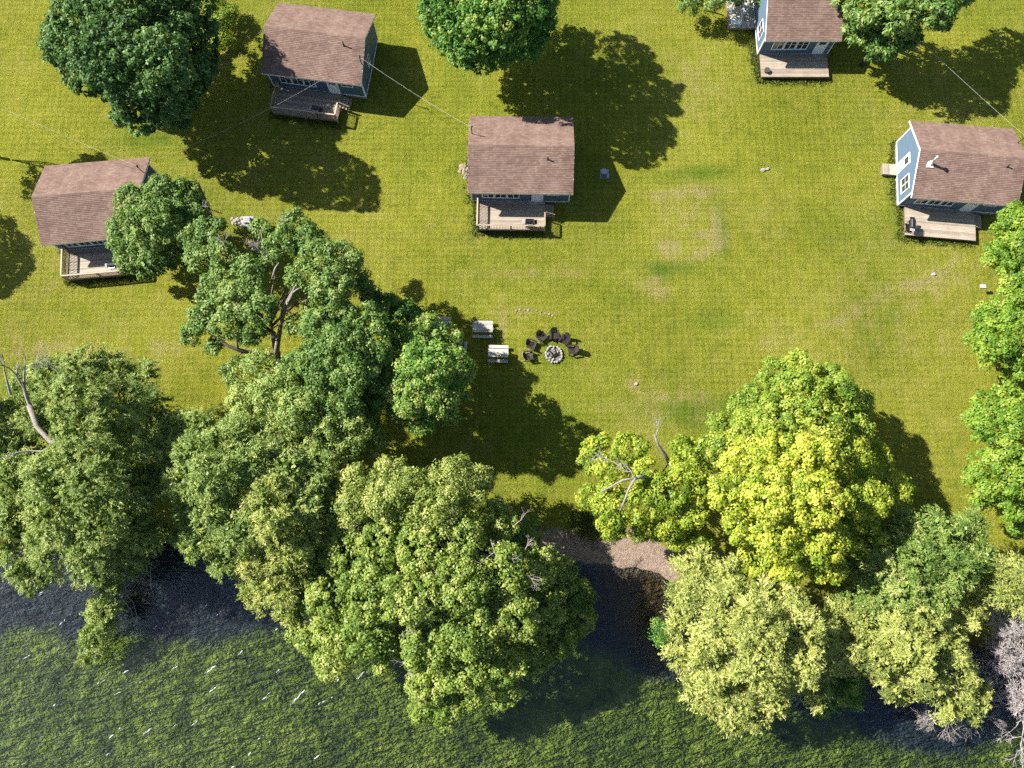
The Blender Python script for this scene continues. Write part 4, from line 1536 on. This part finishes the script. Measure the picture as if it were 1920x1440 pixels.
# --- left middle group
t6 = tree("silver_maple", "open crowned maple with bare pale limbs at the left of the tree group", "tree", 517, 668, 2.0,
     [(358, 450, 26, 6.5), (395, 430, 28, 7), (378, 490, 30, 7), (420, 480, 28, 7.5), (412, 530, 30, 8), (488, 428, 18, 8), (550, 415, 22, 7.5), (530, 460, 36, 9), (580, 455, 36, 8.5), (600, 485, 40, 9), (642, 490, 38, 8.5),
      (662, 515, 32, 7), (622, 540, 44, 9.5), (570, 515, 34, 9.5), (470, 515, 34, 9), (440, 560, 36, 9), (488, 575, 34, 9.0), (395, 560, 28, 7), (375, 600, 26, 6.5), (425, 605, 32, 8), (470, 620, 28, 7.5), (358, 622, 20, 5.5),
      (402, 652, 18, 5.2), (688, 548, 24, 5.5), (600, 580, 28, 8)], 'maple', L_MID, 110, M_BARK, r0=0.30, inner=0.55, tshift=0.06)
limb(t6, "limb", [(517, 668, 3), (521, 640, 4.6), (526, 610, 6.2), (530, 583, 7.4), (543, 557, 9.0), (553, 538, 10.2)], 0.24, 0.07, M_LIMB)
limb(t6, "limb", [(526, 610, 6.2), (538, 572, 8.2), (550, 548, 9.8), (562, 540, 10.4)], 0.15, 0.05, M_LIMB)
limb(t6, "limb", [(517, 668, 3), (488, 664, 4.2), (455, 658, 5.0), (430, 650, 5.6), (408, 634, 6.2), (392, 626, 6.5)], 0.26, 0.06, M_LIMB)
limb(t6, "limb", [(446, 655, 5.2), (444, 640, 6.2), (441, 622, 7.2), (436, 608, 8.0)], 0.10, 0.04, M_LIMB)
limb(t6, "limb", [(455, 660, 5.0), (447, 668, 5.0), (442, 675, 5.2)], 0.08, 0.04, M_LIMB)
limb(t6, "limb", [(511, 520, 9.4), (516, 503, 9.9), (523, 493, 10.3)], 0.09, 0.05, M_LIMB)
limb(t6, "limb", [(500, 505, 9.0), (495, 470, 9.2), (489, 432, 8.8)], 0.05, 0.025, M_LIMB)
dead(t6, 505, 490, 9.2, (485, 470, 9.6), 0.9, 0.04, 4, 41, spread=0.7)
dead(t6, 540, 440, 8.6, (535, 415, 8.8), 0.8, 0.03, 3, 42)
dead(t6, 425, 470, 8.2, (415, 445, 8.4), 0.8, 0.035, 3, 43)
tree("maple_tree", "bushy crowned tree in the middle of the tree group above the picnic tables", "tree", 640, 680, 7,
     [(600, 620, 38, 9.5), (650, 600, 32, 9), (690, 600, 32, 9), (640, 650, 42, 10.5), (700, 650, 40, 9.5), (600, 680, 42, 10), (660, 700, 42, 10), (560, 690, 32, 8.5), (708, 705, 34, 8), (680, 730, 48, 5.2), (640, 690, 48, 6), (640, 750, 38, 8.5), (690, 755, 32, 7),
      (600, 735, 36, 8.5), (560, 610, 26, 8)], 'maple', L_MID, 111, r0=0.28, tshift=0.02)
tree("maple_tree", "small dark tree in shade at the upper edge of the tree group", "tree", 740, 595, 4.5,
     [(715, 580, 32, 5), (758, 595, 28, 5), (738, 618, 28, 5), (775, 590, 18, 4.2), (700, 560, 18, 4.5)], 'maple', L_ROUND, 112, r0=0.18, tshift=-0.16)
tree("grey_green_tree", "grey green fine leaved tree below the open crowned maple", "tree", 550, 770, 7,
     [(445, 700, 32, 6), (490, 690, 34, 7.5), (540, 720, 38, 8.5), (455, 750, 34, 6.5), (510, 750, 40, 8.5), (560, 770, 40, 9), (468, 795, 32, 6.5), (610, 800, 40, 8), (520, 800, 36, 7.5), (640, 822, 42, 4.6), (580, 790, 48, 5.2), (690, 805, 30, 4.2), (510, 745, 46, 5.2), (660, 800, 40, 7.5), (690, 828, 30, 6),
      (640, 838, 34, 6.5), (580, 818, 34, 7), (600, 760, 34, 8)], 'fine', L_GREY, 113, r0=0.28)
tree("round_tree", "compact round bright green tree beside the picnic tables", "tree", 805, 700, 6,
     [(802, 624, 38, 5.4), (768, 640, 34, 6.4), (836, 644, 34, 4.6), (742, 690, 34, 7.4), (732, 722, 28, 7.6), (800, 685, 54, 10), (850, 692, 40, 6.0), (770, 740, 44, 8.5), (820, 740, 44, 8.5), (858, 728, 26, 5.5), (790, 785, 30, 6), (800, 720, 48, 5), (830, 755, 34, 4.2), (770, 690, 44, 5.5), (838, 778, 26, 5), (750, 772, 22, 5.5)],
     'maple', L_ROUND, 114, r0=0.26, tshift=0.16)

# --- lake shore, left to right
t9 = tree("willow_tree", "broad willow at the left edge reaching over the lake", "tree", 120, 860, 7,
     [(150, 682, 34, 8), (180, 850, 66, 6), (120, 950, 66, 6), (60, 850, 66, 6), (220, 950, 56, 3.7), (250, 790, 42, 4.2), (130, 770, 58, 6.5), (40, 930, 60, 5.5), (200, 1010, 50, 3.2), (100, 702, 38, 8), (210, 692, 38, 6.7), (262, 712, 36, 6.2), (50, 722, 38, 7), (150, 740, 54, 11), (220, 760, 54, 9.2), (282, 760, 38, 6.2), (298, 800, 28, 4.2), (30, 790, 44, 8), (85, 790, 44, 9), (160, 820, 54, 11),
      (230, 840, 54, 8.2), (290, 850, 38, 5.2), (30, 870, 50, 8), (100, 895, 58, 11), (180, 910, 58, 11), (250, 920, 48, 6.7), (296, 900, 33, 3.7), (30, 950, 48, 8), (100, 970, 58, 10), (180, 990, 54, 9.5), (250, 990, 48, 5.7), (288, 1000, 34, 3.2),
      (42, 1030, 42, 6.5), (110, 1040, 46, 7), (62, 1088, 32, 4), (170, 1050, 46, 7), (236, 1048, 36, 3.2), (-40, 800, 60, 9), (-40, 950, 60, 8), (-30, 1040, 36, 6),
      (208, 1095, 22, 2.6), (192, 1135, 28, 2.0), (186, 1175, 28, 1.6), (172, 1205, 22, 1.1), (162, 1232, 14, 0.7)], 'willow', L_WIL1, 115, M_BARK, r0=0.42)
dead(t9, 62, 775, 10, (38, 712, 11.5), 2.6, 0.15, 3, 51, spread=0.3, nch=(1, 2))
dead(t9, 20, 740, 9.5, (5, 695, 10.5), 1.6, 0.10, 3, 52, spread=0.3, nch=(1, 2))
limb(t9, "limb", [(55, 760, 10.3), (70, 800, 10.2), (95, 828, 10.4), (118, 832, 10.8)], 0.20, 0.16, M_LIMB)
limb(t9, "broken_stub", [(112, 834, 10.6), (122, 830, 11.1)], 0.20, 0.17, M_DEAD)
dead(t9, 118, 840, 10.4, (122, 862, 10.2), 0.7, 0.06, 3, 53)
dead(t9, 95, 838, 10.2, (40, 855, 10.0), 1.6, 0.08, 2, 54, spread=0.25, nch=(1, 2))
dead(t9, 120, 712, 10.6, (100, 690, 11.0), 1.2, 0.05, 4, 55, spread=0.6)
for i, (a, b, c) in enumerate([((196, 1080, 3.0), (205, 1120, 1.6), (214, 1172, 0.3)), ((230, 1108, 2.0), (250, 1130, 1.2), (259, 1164, 0.2)), ((228, 1120, 1.8), (246, 1145, 1.0), (252, 1172, 0.2)),
                               ((226, 1140, 1.4), (234, 1165, 0.8), (226, 1190, 0.1)), ((234, 1150, 1.2), (240, 1172, 0.7), (234, 1186, 0.1)), ((282, 1062, 2.5), (283, 1100, 1.2), (291, 1126, 0.3)),
                               ((199, 1140, 1.6), (212, 1165, 0.9), (216, 1180, 0.2)), ((200, 1205, 1.0), (190, 1228, 0.4), (182, 1242, -0.2))]):
    limb(t9, "hanging_twig", [a, b, c], 0.045, 0.018, M_DEAD, 5)
tree("willow_tree", "grey green willow in the middle of the left shore", "tree", 430, 900, 7,
     [(330, 802, 28, 7.2), (430, 900, 58, 6.8), (500, 880, 48, 5.6), (400, 970, 48, 6.2), (360, 880, 44, 6.2), (580, 880, 44, 5.5), (370, 792, 30, 7.7), (312, 840, 32, 7.2), (360, 850, 38, 9.2), (410, 830, 38, 9.7), (292, 890, 32, 6.2), (340, 910, 38, 8.2), (400, 890, 44, 10.7), (460, 870, 44, 9.5), (440, 812, 32, 8.7), (500, 850, 38, 9), (540, 880, 40, 9),
      (590, 880, 38, 8), (352, 960, 32, 6.7), (400, 950, 44, 9.2), (338, 1000, 22, 4), (380, 1010, 38, 7.2), (420, 1050, 34, 6.2), (450, 1000, 44, 9.2), (602, 842, 28, 7), (560, 940, 40, 8.5), (620, 930, 32, 6.5)], 'willow', L_GREY, 116, M_BARK, r0=0.36)
tree("willow_tree", "olive yellow willow wedged between the grey green and the light green willow", "tree", 520, 1010, 6,
     [(500, 932, 38, 9.8), (520, 1000, 48, 5.8), (520, 1070, 40, 4.5), (510, 980, 42, 10), (480, 1040, 40, 7.8), (540, 1030, 40, 8.3), (470, 1090, 34, 5), (520, 1098, 40, 6.5), (568, 1000, 34, 7.8), (492, 1128, 26, 4), (540, 1138, 28, 4.5), (580, 1070, 32, 6)], 'willow', L_OLIVE, 117, M_BARK, r0=0.26)
tree("willow_tree", "olive topped willow just above the light green one in the centre", "tree", 760, 930, 6,
     [(680, 902, 36, 8), (700, 930, 50, 5.5), (800, 930, 50, 5.5), (860, 910, 42, 5.2), (650, 970, 40, 5), (730, 888, 34, 8), (660, 950, 34, 8), (720, 940, 38, 9.5), (770, 912, 34, 8.5), (850, 892, 40, 8.5), (880, 920, 32, 8), (820, 948, 40, 9.5), (898, 900, 26, 6), (632, 990, 32, 7), (780, 960, 36, 9)], 'fine', L_OLIVE, 118, M_BARK, r0=0.28, tshift=-0.06)
t11 = tree("willow_tree", "huge light green willow in the centre leaning out over the water", "tree", 820, 1090, 6,
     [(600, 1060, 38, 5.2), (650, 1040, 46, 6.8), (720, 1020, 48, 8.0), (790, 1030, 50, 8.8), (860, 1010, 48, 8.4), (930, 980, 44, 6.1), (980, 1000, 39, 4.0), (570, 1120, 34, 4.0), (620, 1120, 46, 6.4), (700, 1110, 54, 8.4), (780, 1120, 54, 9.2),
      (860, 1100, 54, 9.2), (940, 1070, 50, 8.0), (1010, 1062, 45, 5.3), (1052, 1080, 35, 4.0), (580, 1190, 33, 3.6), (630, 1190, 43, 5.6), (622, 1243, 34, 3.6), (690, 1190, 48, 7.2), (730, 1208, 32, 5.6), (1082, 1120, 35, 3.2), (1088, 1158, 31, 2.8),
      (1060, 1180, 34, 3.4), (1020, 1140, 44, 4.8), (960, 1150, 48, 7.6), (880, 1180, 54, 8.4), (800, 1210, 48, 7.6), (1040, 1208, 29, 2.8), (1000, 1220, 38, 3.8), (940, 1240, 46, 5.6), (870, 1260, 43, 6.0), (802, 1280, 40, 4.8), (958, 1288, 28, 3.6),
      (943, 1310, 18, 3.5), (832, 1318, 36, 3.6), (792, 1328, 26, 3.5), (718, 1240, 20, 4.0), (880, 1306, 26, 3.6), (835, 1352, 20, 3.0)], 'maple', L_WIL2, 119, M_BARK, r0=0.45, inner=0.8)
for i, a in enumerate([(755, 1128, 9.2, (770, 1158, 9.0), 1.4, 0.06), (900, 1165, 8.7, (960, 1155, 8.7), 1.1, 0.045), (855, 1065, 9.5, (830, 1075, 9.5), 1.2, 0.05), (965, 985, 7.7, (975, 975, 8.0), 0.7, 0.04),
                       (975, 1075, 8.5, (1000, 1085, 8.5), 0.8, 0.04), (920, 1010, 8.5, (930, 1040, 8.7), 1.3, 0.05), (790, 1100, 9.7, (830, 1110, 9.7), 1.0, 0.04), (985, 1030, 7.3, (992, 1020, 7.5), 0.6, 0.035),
                       (780, 1210, 8.1, (770, 1240, 7.9), 1.0, 0.04), (640, 1000, 7.2, (665, 990, 7.5), 1.0, 0.05)]):
    dead(t11, a[0], a[1], a[2], a[3], a[4], a[5], 3, 60 + i, spread=0.5)

# --- right group
tree("maple_tree", "bright green upper maple behind the yellow one on the right", "tree", 1490, 770, 6,
     [(1505, 692, 36, 7.5), (1460, 702, 32, 6.5), (1550, 712, 34, 6.5), (1430, 742, 36, 6.5), (1500, 742, 48, 9.5), (1570, 742, 40, 8), (1608, 760, 30, 6), (1392, 762, 28, 5.5), (1400, 800, 38, 7.5), (1460, 790, 48, 10), (1540, 800, 48, 10.5),
      (1605, 810, 34, 7.5), (1348, 812, 32, 5.5), (1340, 850, 38, 6.5)], 'maple', L_YELG, 120, r0=0.30, tshift=0.05)
t12 = tree("maple_tree", "brilliant yellow green maple, the largest crown on the right", "tree", 1520, 940, 7,
     [(1390, 870, 43, 9), (1520, 930, 66, 7), (1450, 985, 56, 6.2), (1580, 980, 50, 6), (1450, 850, 46, 11), (1520, 860, 50, 12), (1590, 860, 46, 9.4), (1638, 870, 36, 6.4), (1380, 930, 46, 9.5), (1450, 930, 52, 12), (1530, 940, 52, 12.5), (1610, 930, 48, 8.9), (1665, 922, 38, 5.9), (1692, 912, 24, 4.4),
      (1400, 990, 43, 8.5), (1460, 1000, 48, 10.5), (1540, 1010, 48, 10.5), (1608, 1000, 42, 6.9), (1648, 992, 30, 4.9), (1420, 1050, 34, 7), (1480, 1058, 38, 7.5), (1550, 1058, 36, 7.5), (1598, 1050, 30, 4.4), (1690, 970, 20, 2.9)],
     'maple', L_YEL, 121, M_BARK, r0=0.38, inner=0.8)
dead(t12, 1460, 805, 9.9, (1500, 810, 10.4), 1.3, 0.06, 2, 81, spread=0.4)
dead(t12, 1440, 890, 12.0, (1470, 905, 12.2), 1.0, 0.05, 2, 82)
t12b = tree("silver_maple", "thin yellow green maple with bare forked limbs above the beach", "tree", 1245, 905, 3,
     [(1112, 842, 24, 5.5), (1130, 826, 18, 5.5), (1180, 842, 32, 7), (1108, 870, 22, 5), (1148, 880, 34, 7.2), (1215, 885, 30, 7.6), (1110, 930, 26, 5.5), (1145, 948, 38, 7.2), (1200, 950, 36, 7.6), (1260, 930, 38, 7.8), (1290, 880, 34, 7.5), (1278, 842, 26, 6),
      (1150, 985, 27, 5.5), (1200, 990, 27, 5.5), (1250, 980, 32, 6.5), (1300, 960, 32, 7), (1308, 1008, 28, 5), (1320, 918, 28, 7), (1278, 1010, 24, 5)], 'maple', L_YEL, 122, M_BARK, r0=0.26, inner=0.35, tshift=-0.16)
limb(t12b, "limb", [(1258, 872, 6.4), (1246, 852, 7.4), (1234, 834, 8.2), (1227, 815, 8.8)], 0.18, 0.06, M_LIMB)
limb(t12b, "broken_stub", [(1262, 880, 6.0), (1257, 866, 6.8)], 0.22, 0.18, M_DEAD)
dead(t12b, 1229, 822, 8.6, (1236, 800, 9.2), 0.9, 0.06, 3, 83, spread=0.6)
limb(t12b, "limb", [(1210, 893, 8.6), (1190, 898, 9.0), (1180, 915, 9.0), (1170, 940, 8.8), (1163, 957, 8.5)], 0.13, 0.05, M_DEAD)
limb(t12b, "limb", [(1195, 897, 9.0), (1168, 900, 9.0), (1140, 915, 8.6), (1122, 925, 8.2)], 0.10, 0.03, M_DEAD)
dead(t12b, 1190, 898, 9.0, (1180, 880, 9.3), 1.1, 0.06, 3, 84, spread=0.6)
dead(t12b, 1165, 875, 8.4, (1140, 860, 8.2), 1.1, 0.05, 3, 85, spread=0.5)
limb(t12b, "limb", [(1282, 1040, 1.2), (1277, 1022, 2.6), (1280, 1004, 4.0), (1276, 990, 5.2)], 0.15, 0.08, M_DEAD)
dead(t12b, 1282, 1036, 1.6, (1320, 1030, 2.2), 1.2, 0.05, 4, 86, spread=0.8)
tree("willow_tree", "pale yellow willow hanging over the lake right of the beach", "tree", 1400, 1190, 6,
     [(1290, 1072, 27, 5.5), (1320, 1060, 32, 6), (1370, 1080, 34, 7), (1270, 1110, 22, 4.5), (1310, 1120, 38, 7), (1370, 1130, 40, 8.5), (1430, 1110, 34, 7.5), (1480, 1130, 36, 7.5), (1280, 1170, 28, 5.5), (1340, 1190, 46, 9.5), (1420, 1180, 50, 10.5),
      (1500, 1180, 46, 9), (1548, 1190, 36, 7), (1280, 1230, 28, 5), (1340, 1250, 46, 8.5), (1420, 1250, 50, 10), (1500, 1240, 44, 9), (1552, 1250, 30, 6), (1312, 1298, 32, 5.5), (1380, 1310, 42, 7), (1450, 1305, 38, 7), (1518, 1285, 34, 6),
      (1372, 1352, 24, 4), (1420, 1345, 28, 4.5), (1345, 1335, 14, 3.5)], 'willow', L_PALE, 123, M_BARK, r0=0.36)
tree("shrub", "green bush at the waterline in the gap between the two pale willows", "shrub", 1585, 1285, 2,
     [(1590, 1265, 30, 3.5), (1565, 1305, 26, 2.8), (1600, 1300, 22, 2.4), (1540, 1325, 18, 1.8)], 'fine', L_ROUND, 124, r0=0.12, tshift=-0.1)
tree("shrub", "small dark bush at the brown shallows left of the pale willow", "shrub", 1240, 1185, 1.4,
     [(1238, 1180, 14, 1.8), (1248, 1195, 12, 1.4), (1236, 1196, 10, 1.2)], 'fine', L_ROUND, 125, r0=0.06, tshift=-0.1)
tree("willow_tree", "streaky green willow in shade below the yellow maple", "tree", 1730, 1060, 4,
     [(1640, 1012, 34, 5.8), (1700, 992, 38, 6.3), (1760, 1002, 43, 6.8), (1815, 992, 36, 6.3), (1660, 1060, 40, 6.8), (1720, 1050, 46, 7.3), (1790, 1060, 46, 7.3), (1838, 1040, 30, 6.3), (1640, 1110, 38, 6.3), (1700, 1110, 43, 6.8), (1760, 1120, 38, 6.3),
      (1612, 1062, 28, 5.3), (1602, 1128, 33, 5.3), (1650, 1150, 32, 5.8)], 'willow', L_SHADE, 126, M_BARK, r0=0.26)
t14 = tree("willow_tree", "pale yellow willow next to the bare grey shrub", "tree", 1740, 1230, 5,
     [(1640, 1192, 31, 6), (1680, 1180, 34, 7), (1730, 1160, 31, 7), (1652, 1230, 35, 6.5), (1600, 1205, 36, 6.2), (1612, 1165, 32, 6.0), (1575, 1150, 30, 5.6), (1610, 1250, 28, 5), (1710, 1220, 43, 7.2), (1770, 1210, 43, 5.6), (1800, 1172, 27, 4.6), (1846, 1078, 17, 5.2), (1838, 1110, 19, 5), (1822, 1142, 23, 4.8), (1672, 1278, 32, 5),
      (1692, 1303, 20, 3.5), (1740, 1268, 38, 5.6), (1800, 1258, 38, 4.6), (1782, 1315, 38, 4.2), (1818, 1325, 27, 3.4), (1836, 1290, 20, 3.4), (1762, 1305, 20, 3.6)], 'willow', L_PALE, 127, M_BARK, r0=0.28, tshift=-0.03)
for i, (px, py) in enumerate([(1740, 1322), (1755, 1338), (1775, 1350), (1800, 1355), (1825, 1352), (1845, 1345)]):
    dead(t14, px, py - 12, 2.6, (px - 8 + i * 5, py + 25, 0.8), 1.3, 0.035, 4, 90 + i, name="bare_twigs", spread=0.45)
tree("willow_tree", "yellow willow tips at the right edge above the bare grey shrub", "tree", 1905, 1095, 5,
     [(1895, 1062, 27, 6.5), (1880, 1110, 29, 6.5), (1910, 1128, 28, 6), (1930, 1090, 38, 7)], 'willow', L_PALE, 128, M_BARK, r0=0.18, tshift=-0.1)
# bare grey shrub
w = P(1915, 1235, 0)
t16 = empty("bare_shrub", (w[0], w[1], ground_z(w[0], w[1])), 0, label="bare grey leafless shrub at the lower right edge by the water", cat="shrub")
rr = random.Random(77)
for i in range(15):
    a = 2 * math.pi * i / 15 + rr.uniform(-0.2, 0.2)
    m = MB()
    d = Vector((math.cos(a), math.sin(a), rr.uniform(0.5, 1.1)))
    twigs(m, (0, 0, 0), d, rr.uniform(1.7, 2.3), 0.055, 5, rr, 0.50, 0.05, (3, 4))
    m.build("bare_branch", M_TWIG, t16, None, None, True)
w = P(1925, 1350, 0)
t16b = empty("bare_shrub", (w[0], w[1], -0.5), 0, label="smaller bare grey shrub standing in the lake at the lower right corner", cat="shrub")
for i in range(8):
    a = 2 * math.pi * i / 8 + rr.uniform(-0.2, 0.2)
    m = MB()
    twigs(m, (0, 0, 0), (math.cos(a), math.sin(a), rr.uniform(0.5, 1.0)), rr.uniform(1.2, 1.7), 0.045, 4, rr, 0.5, 0.05, (2, 4))
    m.build("bare_branch", M_TWIG, t16b, None, None, True)

# --- right edge row
RG = "bright trees in the row at the right edge"
tree("edge_tree", "uppermost bright green tree of the right row, in front of the stovepipe cabin", "tree", 1950, 470, 5,
     [(1902, 405, 26, 6), (1885, 432, 24, 6), (1870, 480, 27, 5.6), (1910, 470, 38, 7.5), (1900, 528, 32, 6), (1935, 430, 40, 7), (1940, 520, 40, 7)], 'maple', L_RIGHT, 130, r0=0.22, group=RG)
tree("edge_tree", "bright green tree of the right row with a lobe reaching farthest into the lawn", "tree", 1950, 630, 5,
     [(1890, 572, 31, 6.5), (1850, 602, 30, 6.2), (1830, 640, 22, 5.5), (1870, 640, 38, 7.5), (1910, 620, 38, 8), (1888, 688, 23, 5), (1850, 665, 24, 5.5), (1930, 680, 38, 7)], 'maple', L_RIGHT, 131, r0=0.24, group=RG)
tree("edge_tree", "third bright green tree down the right row, between two dark gaps", "tree", 1950, 780, 5,
     [(1850, 760, 29, 6), (1826, 782, 19, 5), (1890, 750, 31, 6.5), (1870, 800, 38, 7.5), (1910, 790, 38, 8), (1836, 808, 23, 5.5)], 'maple', L_RIGHT, 132, r0=0.22, tshift=0.04, group=RG)
tree("edge_tree", "lowest bright green tree of the right row, above the yellow willow tips", "tree", 1950, 900, 5,
     [(1850, 872, 33, 6.5), (1822, 892, 18, 5), (1890, 862, 38, 8), (1910, 900, 38, 8), (1860, 910, 32, 6.5), (1840, 932, 22, 5), (1898, 945, 31, 6), (1912, 975, 24, 4.5), (1940, 900, 40, 7)], 'maple', L_RIGHT, 133, r0=0.24, tshift=-0.03, group=RG)

# ------------------------------------------------------------------ rough grass and weeds at the edges of decks, walls and the bank
rg = np.random.default_rng(55)
pts = []
def strip(a, b, n, wid):
    a, b = np.array(a[:2]), np.array(b[:2])
    t = rg.uniform(0, 1, n)[:, None]
    pts.append(a + (b - a) * t + rg.normal(0, wid, (n, 2)))
for root, x0, x1, dp in ((c_mid, -3.82, 2.22, 2.8), (c_upl, -3.82, 2.22, 2.8), (c_lft, -3.82, 2.22, 2.8), (c_rgt, -3.8, 2.4, 2.8), (c_top, -3.1, 3.18, 2.45)):
    yy = -DW / 2 - dp - 0.25
    strip(local_to_world(root, x0 - 0.2, yy), local_to_world(root, x1 + 0.2, yy), 170, 0.16)
    strip(local_to_world(root, x0 - 0.25, yy), local_to_world(root, x0 - 0.25, -DW / 2), 110, 0.16)
    hl = 4.55 if root is not c_top else 3.45
    strip(local_to_world(root, -hl, -3.0), local_to_world(root, -hl, 3.3), 200, 0.2)
strip(P(1085, 985), P(1150, 990), 900, 0.55)
strip(P(1410, 75), P(1425, 140), 500, 0.3)
pts = np.concatenate(pts)
n = len(pts)
k = 5
c = np.repeat(pts, k, 0) + rg.normal(0, 0.07, (n * k, 2))
zz = np.array([ground_z(a, b) for a, b in c]) + rg.uniform(0.03, 0.16, n * k)
c = np.concatenate([c, zz[:, None]], -1)
me = leaf_mesh("grass_tufts", c, rg.normal(size=(n * k, 3)) * 0.7 + np.array([0, 0, 0.6]), rg.normal(size=(n * k, 3)) + np.array([0, 0, 0.6]),
               rg.uniform(0.10, 0.26, n * k), rg.uniform(0.03, 0.09, n * k), rg.normal(0.45, 0.22, n * k), L_GRASS)
o = bpy.data.objects.new("grass_tufts", me)
link(o)
tag(o, "rough grass and weeds round the decks and along the bank", None, None, "stuff")
print("LEAVES", LEAFCOUNT[0])
